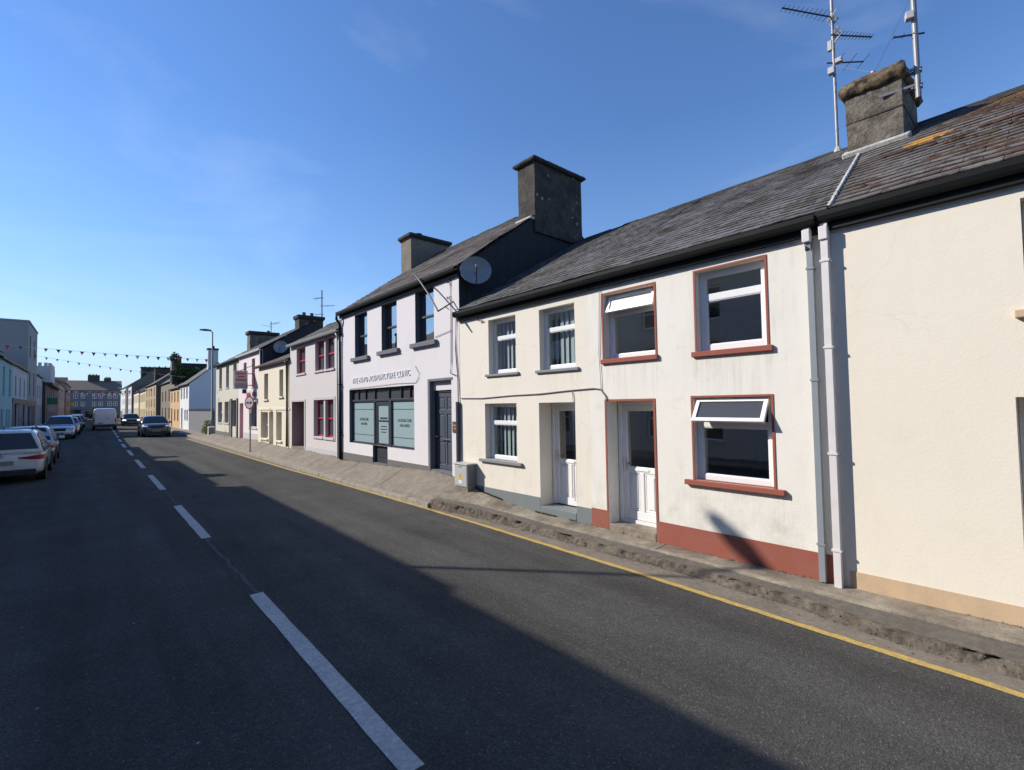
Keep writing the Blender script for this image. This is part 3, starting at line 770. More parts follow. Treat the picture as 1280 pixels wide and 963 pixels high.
def tiles(x0, z0, x1, z1, y0, y1, tw, ex, thick=0.014, jit=1.0, seed=1, y0r=None, y1r=None, sagamp=0.0):
    """individual tiles on the slope from eave (x0,z0) to ridge (x1,z1); y0r, y1r = ends at the ridge"""
    rn = random.Random(seed); mb = MB(); mb.tv = []
    y0r = y0 if y0r is None else y0r; y1r = y1 if y1r is None else y1r
    d = Vector((x1 - x0, 0, z1 - z0)); L = d.length; d.normalize(); nrm = Vector((-d.z, 0, d.x)); nrm = nrm if nrm.z > 0 else -nrm
    ns = max(1, round(L / ex)); ex = L / ns
    for i in range(ns):
        s0 = i * ex; s1 = min(L, s0 + ex * 1.12); f = (i + .5) / ns
        ya = y0 + (y0r - y0) * f; yb = y1 + (y1r - y1) * f
        off = 0 if i % 2 == 0 else tw / 2
        y = ya - off
        while y < yb:
            a = max(y, ya) + 0.003; b = min(y + tw, yb) - 0.003; y += tw
            if b - a < 0.02: continue
            hl = thick * 1.25 + rn.uniform(-.003, .004) * jit; hu = 0.002
            ds = rn.uniform(-.006, .006) * jit - (rn.uniform(.02, .05) if sagamp and rn.random() < .02 and i > 0 else 0); sk = rn.uniform(-.003, .003) * jit
            def P(s, yy, h): q = Vector((x0, 0, z0)) + d * s + nrm * (h + (sagamp * (mnoise.noise(Vector((yy * .45, s * .6, seed))) + .5 * mnoise.noise(Vector((yy * 1.3, s * 1.1, seed + 5)))) if sagamp else 0)); return (q.x, yy, q.z)
            p = [P(s0 + ds, a, hl + sk), P(s0 + ds, b, hl - sk), P(s1, b, hu), P(s1, a, hu)]
            q = [P(s0 + ds, a, hl + sk - thick), P(s0 + ds, b, hl - sk - thick)]
            k = len(mb.f); tvv = rn.random()
            mb.quad(*p); mb.uv[k] = ((0, 0), (1, 0), (1, 1), (0, 1)); mb.tv.append(tvv)
            mb.quad(q[0], q[1], p[1], p[0]); mb.uv[k + 1] = ((0, 0), (1, 0), (1, 0), (0, 0)); mb.tv.append(tvv)
            mb.quad(q[0], p[0], p[3]); mb.uv[k + 2] = ((0, 0), (0, 0), (0, 1)); mb.tv.append(tvv)
            mb.quad(q[1], p[1], p[2]); mb.uv[k + 3] = ((0, 0), (0, 0), (0, 1)); mb.tv.append(tvv)
    return mb

def chimney(roof, x0, x1, y0, y1, zb, zt, mat, capmat, cap_h=0.12, over=0.06, pots=(), potmat=None, potr=.09, poth=.22, step=None, rough=0.0):
    mb = MB(); rings = []; N = 7; nr = 9
    for k in range(nr + 1):
        zz = zb + (zt - zb) * k / nr; ring = []
        A = [(x0, y0), (x1, y0), (x1, y1), (x0, y1)]
        for s_ in range(4):
            p_, q_ = A[s_], A[(s_ + 1) % 4]
            for t in range(N):
                px, py = p_[0] + (q_[0] - p_[0]) * t / N, p_[1] + (q_[1] - p_[1]) * t / N
                ring.append((px + .010 * nz3(px, py, zz, 2.2), py + .010 * nz3(py + 9, px, zz, 2.2), zz))
        rings.append(ring)
    mb.loft(rings)
    if step: mb.box(x0 - .03, x1 + .03, y0 - .03, y1 + .03, zb, step)
    ch = mb.build('chimney', mat, roof)
    cm = MB()
    if rough:
        rn = random.Random(5)
        nx, ny = 10, 10
        def f(u, v):
            return None
        xa, xb, ya, yb = x0 - over, x1 + over, y0 - over, y1 + over
        rings = []
        for k, (zz, ins) in enumerate(((zt - .01, .03), (zt + cap_h * .25, -.015), (zt + cap_h * .6, 0.0), (zt + cap_h * .9, .05), (zt + cap_h, .16))):
            ring = []
            per = []
            N = 18
            A = [(xa + ins, ya + ins), (xb - ins, ya + ins), (xb - ins, yb - ins), (xa + ins, yb - ins)]
            for s_ in range(4):
                p, q = A[s_], A[(s_ + 1) % 4]
                for t in range(N): per.append((p[0] + (q[0] - p[0]) * t / N, p[1] + (q[1] - p[1]) * t / N))
            for (px, py) in per:
                ring.append((px + rough * (nz3(px, py, zz, 5) * .7 + nz3(px, py, zz, 16) * .6), py + rough * (nz3(py, px, zz + 3, 5) * .7 + nz3(py, px, zz, 16) * .6), zz + rough * (nz3(px, py, zz + 8, 6) * .6 + nz3(px, py, zz, 17) * .5)))
            rings.append(ring)
        cm.loft(rings); cap = cm.build('chimney_cap', capmat, ch, smooth=True)
    else:
        cm.box(x0 - over, x1 + over, y0 - over, y1 + over, zt, zt + cap_h); cm.box(x0 - over * .5, x1 + over * .5, y0 - over * .5, y1 + over * .5, zt - .05, zt)
        cap = cm.build('chimney_cap', capmat, ch, bevel=0.015)
    for (px, py) in pots:
        pm = MB(); z = zt + cap_h - .01
        pm.lathe((px, py, z), (0, 0, 1), [(0, potr * 1.1), (poth * .75, potr * .85), (poth * .8, potr * 1.05), (poth, potr * 1.05), (poth, potr * .75), (poth * .4, potr * .7)], 14)
        pm.build('chimney_pot', potmat or M['pot'], ch, smooth=False)
    return ch

def frame_bars(mb, X, n, y0, y1, z0, z1, fw, th=.05, m=0):
    x0, x1 = X, X + n * th
    mb.box(x0, x1, y0, y0 + fw, z0, z1, m); mb.box(x0, x1, y1 - fw, y1, z0, z1, m)
    mb.box(x0, x1, y0 + fw, y1 - fw, z0, z0 + fw, m); mb.box(x0, x1, y0 + fw, y1 - fw, z1 - fw, z1, m)

def sill(parent, X, n, y0, y1, z, mat, h=.07, out=.05, ext=.09, d=.12):
    mb = MB(); xa = X - n * out; xb = X - n * .0
    mb.box(xa, X - n * 0.002, y0 - ext, y1 + ext, z - h, z)
    mb.box(X + n * .002, X + n * d, y0 + .002, y1 - .002, z - .012, z + .004)
    return mb.build('sill', mat, parent, bevel=.008)

def window(root, X, n, y0, y1, z0, z1, d=.13, style='transom', fm='upvc', fw=.055, sillm=None, sext=.09, sout=.045, sh=.07, split=.70, gl='glass', blind=False, vent=0.0, surround=None, curtain=None, mull=(), label=None, vgl='glass'):
    g = .004
    a, b, c, e = y0 + g, y1 - g, z0 + g, z1 - g; Xf = X + n * d
    mb = MB(); frame_bars(mb, Xf, n, a, b, c, e, fw)
    zt = c + (e - c) * split
    panes = []
    if style == 'transom':
        mb.box(Xf, Xf + n * .05, a + fw, b - fw, zt - fw * .55, zt + fw * .55)
        # inner sash lips
        frame_bars(mb, Xf + n * .008, n, a + fw * .9, b - fw * .9, c + fw * .9, zt - fw * .45, .022, .036)
        if vent == 0: panes += [(a + fw, b - fw, c + fw, zt - fw * .5), (a + fw, b - fw, zt + fw * .5, e - fw)]
        else: panes += [(a + fw, b - fw, c + fw, zt - fw * .5)]
    elif style == 'sash':
        zt = c + (e - c) * split
        mb.box(Xf - n * .012, Xf + n * .05, a + fw, b - fw, zt - fw * .5, zt + fw * .5)
        panes += [(a + fw, b - fw, c + fw, zt - fw * .5), (a + fw, b - fw, zt + fw * .5, e - fw)]
    else:
        panes += [(a + fw, b - fw, c + fw, e - fw)]
    for my in mull: mb.box(Xf - n * .006, Xf + n * .05, my - fw * .4, my + fw * .4, c + fw, e - fw)
    w_ = mb.build('window', M[fm], root, bevel=.004)
    if label: w_['label'] = label
    pm = MB()
    for (p, q, r, s_) in panes:
        x = Xf + n * .03
        pm.quad(*[(x, y_, z_) for y_, z_ in (((p, r), (q, r), (q, s_), (p, s_)) if n < 0 else ((q, r), (p, r), (p, s_), (q, s_)))])
    pm.build('pane', M[gl], w_, fix=False)
    if style == 'transom' and vent:
        # top-hung vent swung outwards about its top edge
        vm = MB(); hz = e - fw * .4; hL = hz - zt + fw * .3; hx = Xf - n * .012
        ax = Matrix(((n * math.cos(vent), 0, -n * math.sin(vent)), (0, 1, 0), (math.sin(vent), 0, math.cos(vent)))) # local z points up along the sash
        ca, sa = math.cos(vent), math.sin(vent)
        def P(u, v, o):  # u across (y), v down from hinge, o outwards
            return (hx - n * (sa * v + ca * o), u, hz - ca * v + sa * o)
        def bx(u0, u1, v0, v1, o0, o1, mm):
            bb = len(mm.v)
            for o in (o0, o1):
                for (u, v) in ((u0, v0), (u1, v0), (u1, v1), (u0, v1)): mm.v.append(P(u, v, o))
            for f in ((0, 3, 2, 1), (4, 5, 6, 7), (0, 1, 5, 4), (1, 2, 6, 5), (2, 3, 7, 6), (3, 0, 4, 7)):
                mm.f.append(tuple(bb + i for i in f)); mm.mi.append(0)
        A, B = a + fw * .5, b - fw * .5; t = .05
        bx(A, A + t, 0, hL, 0, .04, vm); bx(B - t, B, 0, hL, 0, .04, vm); bx(A + t, B - t, 0, t, 0, .04, vm); bx(A + t, B - t, hL - t, hL, 0, .04, vm)
        vs = vm.build('vent_sash', M['upvc'], w_, bevel=.003)
        gm = MB(); gm.quad(P(A + t, t, .02), P(B - t, t, .02), P(B - t, hL - t, .02), P(A + t, hL - t, .02))
        gm.build('vent_pane', M[vgl], w_, fix=False)
    if sillm: sill(w_, X, n, y0, y1, z0, M[sillm], sh, sout, sext, d)
    if blind:
        bm_ = MB(); x = Xf + n * .13; yy_ = a + .03
        k = 0
        while yy_ < b - .03:
            ang = R(17) + random.uniform(-.10, .10); hw = .056
            dx, dy = math.sin(ang) * hw, math.cos(ang) * hw
            zt_ = e - .06
            bm_.quad((x - dx, yy_ - dy, c + .07), (x + dx, yy_ + dy, c + .07), (x + dx, yy_ + dy, zt_), (x - dx, yy_ - dy, zt_)); yy_ += .125; k += 1
        bm_.box(x - .02, x + .02, a + .01, b - .01, e - .06, e - .03)
        bm_.build('blind', M['blind'], w_, fix=False)
    if curtain:
        cm = MB(); x = Xf + n * .14
        N = 24
        for (ca_, cb_) in curtain:
            pts = [(x + .025 * math.sin(i * 1.9) * n, ca_ + (cb_ - ca_) * i / N) for i in range(N + 1)]
            for p, q in zip(pts, pts[1:]): cm.quad((p[0], p[1], c + .03), (q[0], q[1], c + .03), (q[0], q[1], e - .03), (p[0], p[1], e - .03))
        cm.build('curtain', M['blind'], w_, fix=False)
    if surround:
        sm = MB(); wdt = .028; x0, x1 = X - n * .010, X - n * .001
        sm.box(x0, x1, y0 - wdt, y0 - .001, z0, z1 + wdt); sm.box(x0, x1, y1 + .001, y1 + wdt, z0, z1 + wdt); sm.box(x0, x1, y0, y1, z1 + .001, z1 + wdt)
        sm.build('window_surround', M[surround], w_)
    return w_

def far_windows(root, X, n, rects, fm='upvc', d=.10, sillm=None, gl='dglass', fw=.06, style='sash'):
    for r in rects: window(root, X, n, *r, d=d, style=style, fm=fm, fw=fw, sillm=sillm, gl=gl, sext=.06, split=.5)

def gutter(root, X, n, y0, y1, z, mat='black_pvc', out=.185, fascia=True, depth=.12):
    mb = MB(); xo = X - n * out; xi = X - n * (out - .115)
    prof = [(xo, z), (xo + n * .004, z - .05), (xo + n * .022, z - depth * .8), (xo + n * .055, z - depth), (xi - n * .022, z - depth * .8), (xi, z - .04), (xi, z), (xi - n * .008, z), (xi - n * .012, z - .04), (xo + n * .055, z - depth + .012), (xo + n * .012, z - .05), (xo + n * .008, z)]
    mb.loft([[(p[0], y, p[1]) for p in prof] for y in (y0, y1)])
    mb.build('gutter', M[mat], root)
    if fascia:
        mb = MB(); mb.box(X - n * .068, X - n * .004, y0 + .004, y1 - .004, z - .19, z + .03); mb.build('fascia', M[mat], root)

def gable_roof(root, X, n, y0, y1, eave, rx, rz, mat, near=False, over=.13, tw=.25, ex=.2, seed=1, ridge=True, ridgemat=None, back=True, verge=0.0, name='roof', y0r=None, y1r=None):
    ex0 = X - n * over; ez = eave - over * (rz - eave) / abs(rx - X)
    ez = eave
    if near:
        mb = tiles(ex0, ez, rx, rz, y0 - verge, y1 + verge, tw, ex, seed=seed, y0r=y0r, y1r=y1r, sagamp=.022, thick=.012)
    else:
        mb = tiles(ex0, ez, rx, rz, y0 - verge, y1 + verge, 2.6, .5, thick=.02, jit=.3, seed=seed)
    # under-sheet so that no light gets through, and the rear slope
    k = len(mb.f); bx = 2 * rx - ex0
    zz = .05 if near else .012; ya, yb = min(y0, y0r if y0r is not None else y0), max(y1, y1r if y1r is not None else y1)
    mb.quad((ex0 + n * .02, y0 - verge, ez - zz), (ex0 + n * .02, y1 + verge, ez - zz), (rx, (y1r if y1r is not None else y1) + verge, rz - zz), (rx, (y0r if y0r is not None else y0) - verge, rz - zz)); mb.tv.append(.4)
    mb.quad((bx, y0, ez - zz), (bx, y1, ez - zz), (rx, y1, rz - zz), (rx, y0, rz - zz)); mb.tv.append(.4)
    o = mb.build(name, mat, root, fix=False)
    if ridge:
        rm = MB(); y = (y0r if y0r is not None else y0) - verge; yend = (y1r if y1r is not None else y1) + verge; st = .42 if near else 3.0
        while y < yend - .05:
            e = min(yend, y + st); rr = .012 if near else 0
            z = rz + random.uniform(-rr, rr)
            sec = [(-.13, -.085), (-.09, -.02), (0, .035), (.09, -.02), (.13, -.085)]
            rm.loft([[(rx + p[0], y + .004, z + p[1]) for p in sec], [(rx + p[0], e - .004, z + p[1]) for p in sec]], closed=False, cap=False); y = e
        rm.build('ridge_tiles', ridgemat or M['cap_dark'], o, fix=False)
    return o

def shell(root, X, n, y0, y1, zb, eave, rx, rz, mats, ops, t=.36, gable=(0, 0), m_gable=None, floors=(2.35,), back=None):
    """hollow house: front wall with openings, gables, back wall, floors and ceiling as the part 'wall'"""
    mb = MB(); wall_mb(mb, X, n, y0, y1, zb, eave, t, ops)
    bx = back if back is not None else 2 * rx - X
    g0, g1 = y0 + .004, y1 - .004
    for y, gm in ((g0, gable[0]), (g1, gable[1])):
        mb.quad((X + n * .001, y, zb), (bx, y, zb), (bx, y, eave), (rx, y, rz - .03), (X + n * .001, y, eave), m=gm)
    mb.quad((bx, g0, zb), (bx, g1, zb), (bx, g1, eave), (bx, g0, eave))
    for f in floors:
        mb.quad((X + n * t * .9, g0, f), (bx, g0, f), (bx, g1, f), (X + n * t * .9, g1, f))
    mb.quad((X + n * .01, g0, eave - .02), (bx, g0, eave - .02), (bx, g1, eave - .02), (X + n * .01, g1, eave - .02))
    return mb.build('wall', mats, root, fix=False)

def plinth(root, X, n, segs, mat, proud=.007, zb=-.25, name='plinth'):
    mb = MB()
    for (a, b, z) in segs: mb.box(X - n * proud, X - n * .001, a, b, zb, z)
    return mb.build(name, M[mat], root)

def pipe(root, pts, r, mat, name='downpipe', square=False, clips=(), n=10):
    mb = MB()
    if square:
        for a, b in zip(pts, pts[1:]): mb.bar(a, b, r * 2, r * 2)
    else: mb.tube(pts, r, n)
    for (x, y, z) in clips: mb.box(x - r * 1.25, x + r * 1.6, y - r * 1.35, y + r * 1.35, z - .012, z + .012)
    return mb.build(name, M[mat], root, smooth=not square)

def upvc_door(root, X, n, y0, y1, z0, z1, d, fm='upvc', fw=.06):
    Xf = X + n * d
    mb = MB(); g = .003
    a, b = y0 + g, y1 - g
    mb.box(Xf, Xf + n * .07, a, a + fw, z0, z1 - g); mb.box(Xf, Xf + n * .07, b - fw, b, z0, z1 - g); mb.box(Xf, Xf + n * .07, a + fw, b - fw, z1 - fw, z1 - g)
    mb.build('door_frame', M[fm], root, bevel=.004)
    A, B, C, D = a + fw + .004, b - fw - .004, z0 + .012, z1 - fw - .004
    zm = C + (D - C) * .46; st = .09
    mb = MB(); x = Xf + n * .02
    mb.box(x, x + n * .045, A, A + st, C, D); mb.box(x, x + n * .045, B - st, B, C, D)
    mb.box(x, x + n * .045, A + st, B - st, D - st, D); mb.box(x, x + n * .045, A + st, B - st, zm - .09, zm); mb.box(x, x + n * .045, A + st, B - st, C, C + .13)
    ym = (A + B) / 2; mb.box(x, x + n * .045, ym - .035, ym + .035, C + .13, zm - .09)
    mb.box(x + n * .02, x + n * .03, A + st, B - st, C + .13, zm - .09)
    for (p, q) in ((A + st, ym - .035), (ym + .035, B - st)):
        mb.box(x + n * .006, x + n * .02, p + .05, q - .05, C + .18, zm - .14)
        frame_bars(mb, x + n * .013, n, p + .012, q - .012, C + .142, zm - .102, .02, .01)
    dr = mb.build('door', M[fm], root, bevel=.005)
    gm = MB(); gm.quad((x + n * .02, B - st, zm), (x + n * .02, A + st, zm), (x + n * .02, A + st, D - st), (x + n * .02, B - st, D - st)); gm.build('glass_panel', M['glass'], dr, fix=False)
    hm = MB(); hm.box(x - n * .012, x - n * .001, B - st * .7, B - st * .3, zm - .05, zm + .12); hm.bar((x - n * .03, B - st * .5, zm + .05), (x - n * .03, B - st * .5 - .10, zm + .05), .018); hm.box(x - n * .03, x, B - st * .58, B - st * .42, zm + .042, zm + .058)
    hm.build('handle', M['chrome'], dr)
    lm = MB(); lm.box(x - n * .012, x - n * .001, ym - .13, ym + .13, zm - .062, zm - .025); lm.build('letterbox', M['upvc'], dr, bevel=.004)
    return dr

def panel_door(root, X, n, y0, y1, z0, z1, d, fm, framem=None, rows=((.06, .36), (.40, .72), (.78, .94)), glassm=None, handle=True):
    Xf = X + n * d; g = .003
    mb = MB(); fw = .05
    a, b = y0 + g, y1 - g
    mb.box(Xf, Xf + n * .07, a, a + fw, z0, z1 - g); mb.box(Xf, Xf + n * .07, b - fw, b, z0, z1 - g); mb.box(Xf, Xf + n * .07, a + fw, b - fw, z1 - fw, z1 - g)
    mb.build('door_frame', M[framem or fm], root, bevel=.004)
    A, B, C, D = a + fw + .003, b - fw - .003, z0 + .01, z1 - fw - .003; x = Xf + n * .02; hh = D - C
    mb = MB(); mb.box(x + n * .014, x + n * .045, A, B, C, D)
    ym = (A + B) / 2; st = .085
    ysr = [(A, A + st), (ym - .035, ym + .035), (B - st, B)]
    for (p, q) in ysr: mb.box(x, x + n * .014, p, q, C, D)
    zs_ = [C] + [v for r_ in rows for v in (C + hh * r_[0], C + hh * r_[1])] + [D]
    for i in range(0, len(zs_), 2):
        for (p, q) in ((A + st, ym - .035), (ym + .035, B - st)): mb.box(x, x + n * .014, p, q, zs_[i], zs_[i + 1])
    for r_ in rows:
        for (p, q) in ((A + st, ym - .035), (ym + .035, B - st)):
            mb.box(x + n * .004, x + n * .014, p + .035, q - .035, C + hh * r_[0] + .04, C + hh * r_[1] - .04)
    dr = mb.build('door', M[fm], root, bevel=.004)
    if handle:
        hm = MB(); hm.lathe((x, B - st * .5, C + hh * .42), (-n, 0, 0), [(0, .012), (.03, .012), (.035, .026), (.06, .026), (.065, .0)], 12); hm.build('handle', M['chrome'], dr)
        lm = MB(); lm.box(x - n * .008, x - n * .001, ym - .14, ym + .12, C + hh * .375 - .025, C + hh * .375 + .025); lm.build('letterbox', M['chrome'], dr, bevel=.003)
    return dr

# ================================================================== the right-hand terrace, nearest first
D = 6.1
TERR = 'terraced houses in the near row'
RX, RZ = 10.15, 6.52          # ridge of the low cottages
EV = 4.09
# ---- blank cream house at the frame's edge
h = thing('terraced_house', (D, -2.7, 0), 'blank cream house with a tan painted base and a mossy roof, beside two downpipes', 'house', TERR)
Y0, Y1 = -7.0, 1.58
ops = [(-.78, .17, 2.79, 3.77), (-.62, .265, .16, 2.03), (-3.6, -2.4, .95, 2.05), (-3.5, -2.5, 2.79, 3.77), (-5.6, -4.7, .2, 2.05), (-5.7, -4.8, 2.79, 3.77)]
shell(h, D, 1, Y0, Y1, -.3, EV, RX, RZ, [M['cream0']], ops)
plinth(h, D, 1, [(.262, Y1 - .03, .21), (-2.4, -.62, .21), (-4.7, -2.4, .21), (Y0, -5.6, .21)], 'tan')
for o in (ops[0], ops[3], ops[5]): window(h, D, 1, *o, sillm='tan', sext=.07, sout=.06)
window(h, D, 1, *ops[2], sillm='tan')
upvc_door(h, D, 1, *ops[1], d=.28); upvc_door(h, D, 1, *ops[4], d=.28)
gutter(h, D, 1, Y0, 1.71, EV - .01, out=.165)
rf = gable_roof(h, D, 1, Y0, 1.575, EV, RX, RZ, M['slate_moss'], near=True, tw=.29, ex=.21, seed=3, y1r=2.02)
mb = MB()
sl = (RZ - EV) / (RX - (D - .13))
rn = random.Random(12)
dvec = Vector((RX - (D - .13), 0, RZ - EV)); SL = dvec.length; dvec.normalize(); nvec = Vector((-dvec.z, 0, dvec.x))
for i in range(2600):                                             # cushions of moss on the tile edges
    yy_ = rn.uniform(-3.2, 1.5); row = rn.randrange(1, 22); s_ = row * SL / round(SL / .21) + rn.uniform(-.004, .03)
    if s_ > SL * .98: continue
    q = Vector((D - .13, yy_, EV)) + dvec * s_
    if mnoise.noise(q * 1.1) + .35 * mnoise.noise(q * 4) < .0 + .15 * (yy_ > .5): continue
    q += nvec * .016; r = rn.uniform(.010, .034); ly = r * rn.uniform(1.2, 3.2)
    b = len(mb.v); n_ = 7
    for k in range(n_):
        a = 2 * PI * k / n_; rr = rn.uniform(.75, 1.2)
        mb.v.append(tuple(q + Vector((0, 1, 0)) * math.cos(a) * ly * rr + dvec * math.sin(a) * r * rr))
    for k in range(n_):
        a = 2 * PI * k / n_
        mb.v.append(tuple(q + Vector((0, 1, 0)) * math.cos(a) * ly * .55 + dvec * math.sin(a) * r * .55 + nvec * r * rn.uniform(.4, .75)))
    for k in range(n_):
        k2 = (k + 1) % n_; mb.f.append((b + k, b + k2, b + n_ + k2, b + n_ + k)); mb.mi.append(0)
    mb.f.append(tuple(b + n_ + k for k in range(n_))); mb.mi.append(0)
s = NT('moss_cushion'); nn = s.noise(s.obj(), 5, 5)
s.l(s.ramp(nn, 0, [(.35, (.040, .022, .016)), (.52, (.075, .038, .026)), (.70, (.085, .06, .03))]), 0, s.b, 'Base Color'); s.set(Roughness=1.0); s.bump(s.noise(s.obj(), 90, 3), 0, .8, .01)
o = mb.build('moss', s.m, rf, smooth=True); tag(o, kind='stuff')
# party-wall mortar fillet from the eave up to the chimney
mb = MB(); prev = None; N = 40
for i in range(N + 1):
    t = i / N * .74; c = Vector((D - .1, 1.60, EV)) + dvec * (t * SL * .985) + nvec * .022; c.y = 1.58 + .36 * t / .74 * .98
    wd = .030 + .018 * mnoise.noise(Vector((i * .7, 2, 0))); hgt = .03 + .012 * mnoise.noise(Vector((i * .9, 5, 1)))
    r = [c + Vector((0, -wd, 0)) - nvec * .03, c + Vector((0, -wd * .5, 0)) + nvec * hgt, c + Vector((0, wd * .5, 0)) + nvec * hgt, c + Vector((0, wd, 0)) - nvec * .03]
    if prev:
        for k in range(3): mb.quad(prev[k], prev[k + 1], r[k + 1], r[k])
    prev = r
mb.build('mortar_fillet', M['mortar'], rf, smooth=True)
ch = chimney(rf, 8.9, 10.0, 1.36, 2.06, 5.2, 6.76, M['chim_grey'], M['cap_moss'], cap_h=.26, over=.06, pots=(), rough=.035)
mb = MB(); mb.box(8.87, 9.1, 1.32, 2.1, 5.3, 5.86); mb.box(8.888, 9.9, 1.34, 2.08, 6.36, 6.375)
ax = Matrix.Rotation(-math.atan2(RZ - EV, RX - D + .13), 3, 'Y')
mb = MB(); mb.obox((8.93, 1.71, 5.87), ax, .09, .42, .045); mb.build('flashing', M['mortar'], ch, bevel=.02)
mb = MB(); mb.box(8.893, 9.96, 1.352, 2.067, 6.33, 6.345); mb.build('render_joint', M['chim_dark'], ch)
pm = MB(); pm.lathe((9.35, 1.78, 7.0), (0, 0, 1), [(0, .03), (.26, .03), (.26, .0)], 10); pm.lathe((9.30, 1.85, 7.0), (0, 0, 1), [(0, .035), (.12, .035), (.12, 0)], 10); pm.build('flue_pipe', M['pinksash'], ch)
for (a, b, c) in ((9.6, 1.5, 7.28), (9.3, 2.0, 7.2)):
    pm = MB(); pm.tube([(a, b, 6.95), (a, b, c)], .006, 5); pm.build('rod', M['darkmetal'], ch)
pipe(h, [(D - .075, 1.64, 3.99), (D - .075, 1.64, .03)], .034, 'white_pvc', square=True, clips=[(D - .075, 1.64, z) for z in (3.55, 2.6, 1.45, .42)])
mb = MB(); mb.box(D - .13, D - .035, 1.60, 1.685, 3.78, 3.93); mb.box(D - .105, D - .03, 1.605, 1.675, 3.66, 3.78); mb.build('rainwater_hopper', M['white_pvc'], h, bevel=.008)

# ---- white house with red trims
h = thing('terraced_house', (D, 3.3, 0), 'weathered white house with brick red window trims and red painted base', 'house', TERR)
Y0, Y1 = 1.58, 5.06
UL, UR, LR, DR = (3.82, 4.74, 2.715, 3.74), (2.30, 3.185, 2.695, 3.765), (2.28, 3.27, .985, 2.08), (3.88, 4.72, .15, 2.05)
shell(h, D, 1, Y0, Y1, -.3, EV, RX, RZ, [M['white1']], [UL, UR, LR, DR])
plinth(h, D, 1, [(Y0 + .05, 3.88, .335), (4.72, Y1, .345)], 'red')
window(h, D, 1, *UL, d=.15, sillm='red', surround='red', vent=R(20), split=.72, sext=.05, fw=.07, vgl='frost')
window(h, D, 1, *UR, d=.11, sillm='red', surround='red', split=.68, sext=.07, fw=.085)
window(h, D, 1, *LR, d=.085, sillm='red', surround='red', vent=R(33), split=.68, sext=.13, sout=.06, sh=.065, fw=.07, vgl='shadeglass')
mb = MB(); x0, x1 = D - .010, D - .001; a, b, z = 3.88, 4.72, 2.05
mb.box(x0, x1, a - .035, a - .001, .335, z + .035); mb.box(x0, x1, b + .001, b + .03, .345, z + .035); mb.box(x0, x1, a, b, z + .001, z + .035)
mb.build('door_surround', M['red'], h)
upvc_door(h, D, 1, 3.89, 4.71, .20, 2.05, d=.27)
mb = MB(); mb.box(D - .012, D + .30, 3.885, 4.715, -.1, .155); mb.build('doorstep', M['pave'], h, bevel=.015)
mb = MB(); mb.box(D + .27, D + .36, 3.9, 4.70, .155, .205); mb.build('threshold', M['upvc'], h)
gutter(h, D, 1, 1.71, 4.99, EV - .025)
rf = gable_roof(h, D, 1, 1.585, 5.05, EV, RX, RZ, M['slate_near'], near=True, tw=.23, ex=.165, seed=8, y0r=2.03)
pipe(h, [(D - .10, 1.80, 3.98), (D - .10, 1.80, 3.86), (D - .06, 1.79, 3.70), (D - .06, 1.79, .05)], .030, 'grey_pvc', square=True, clips=[(D - .06, 1.79, z) for z in (3.5, 2.25, .45)])
mb = MB(); mb.box(D - .145, D - .06, 1.765, 1.845, 3.79, 3.93); mb.build('rainwater_hopper', M['white_pvc'], h, bevel=.008)
mb = MB(); mb.box(D - .10, D - .015, 1.765, 1.83, 3.70, 3.84); mb.build('pipe_elbow', M['black_pvc'], h, bevel=.01)

# ---- pale cream house
h = thing('terraced_house', (D, 6.9, 0), 'pale cream house with grey sills and vertical blinds, beside the red trimmed white house', 'house', TERR)
Y0, Y1 = 5.06, 8.70
UL, UR, LL, DR = (6.84, 7.68, 2.645, 3.755), (5.345, 6.195, 2.635, 3.735), (6.85, 7.83, .92, 2.05), (5.38, 6.24, .15, 2.05)
shell(h, D, 1, Y0, Y1, -.3, EV, RX, RZ, [M['cream2']], [UL, UR, LL, DR])
plinth(h, D, 1, [(Y0, 5.38, .325), (6.24, Y1, .345)], 'grey_plinth')
mb = MB(); mb.box(D - .012, D + .33, 5.385, 6.235, -.1, .20); mb.build('doorstep', M['grey_plinth'], h, bevel=.012)
for q in (UL, UR): window(h, D, 1, *q, d=.13, sillm='grey_sill', split=.66, sext=.09, sh=.05, blind=True, fw=.07)
window(h, D, 1, *LL, d=.13, sillm='grey_sill', split=.66, sext=.16, sh=.055, sout=.06, blind=True, fw=.07)
upvc_door(h, D, 1, 5.39, 6.23, .205, 2.05, d=.31)
gutter(h, D, 1, 4.99, 8.72, EV - .03)
gable_roof(h, D, 1, 5.05, 8.69, EV, RX, RZ, M['slate_near'], near=True, tw=.23, ex=.165, seed=21)
mb = MB(); cz = 2.2
mb.tube([(D - .018, 8.66, cz - .02), (D - .018, 7.9, cz - .035), (D - .016, 7.0, cz + .0), (D - .018, 6.2, cz + .012), (D - .016, 5.5, cz + .05), (D - .018, 4.95, cz + .07), (D - .018, 4.82, cz + .05), (D - .02, 4.72, cz - .06), (D - .02, 4.70, cz - .13)], .011, 6)
mb.tube([(D - .018, 4.80, cz + .02), (D - .018, 4.83, cz + .6), (D - .02, 4.79, 3.9)], .006, 5)
mb.tube([(D - .018, 5.42, cz + .03), (D - .018, 5.40, cz - .05), (D - .018, 5.40, .4)], .007, 5)
mb.build('cable', M['cable_grey'], h)
mb = MB(); mb.tube([(D - .05, 7.95, 3.96), (D - .05, 7.95, 3.78), (D - .02, 7.82, 3.76)], .012, 6); mb.build('hook', M['darkmetal'], h)

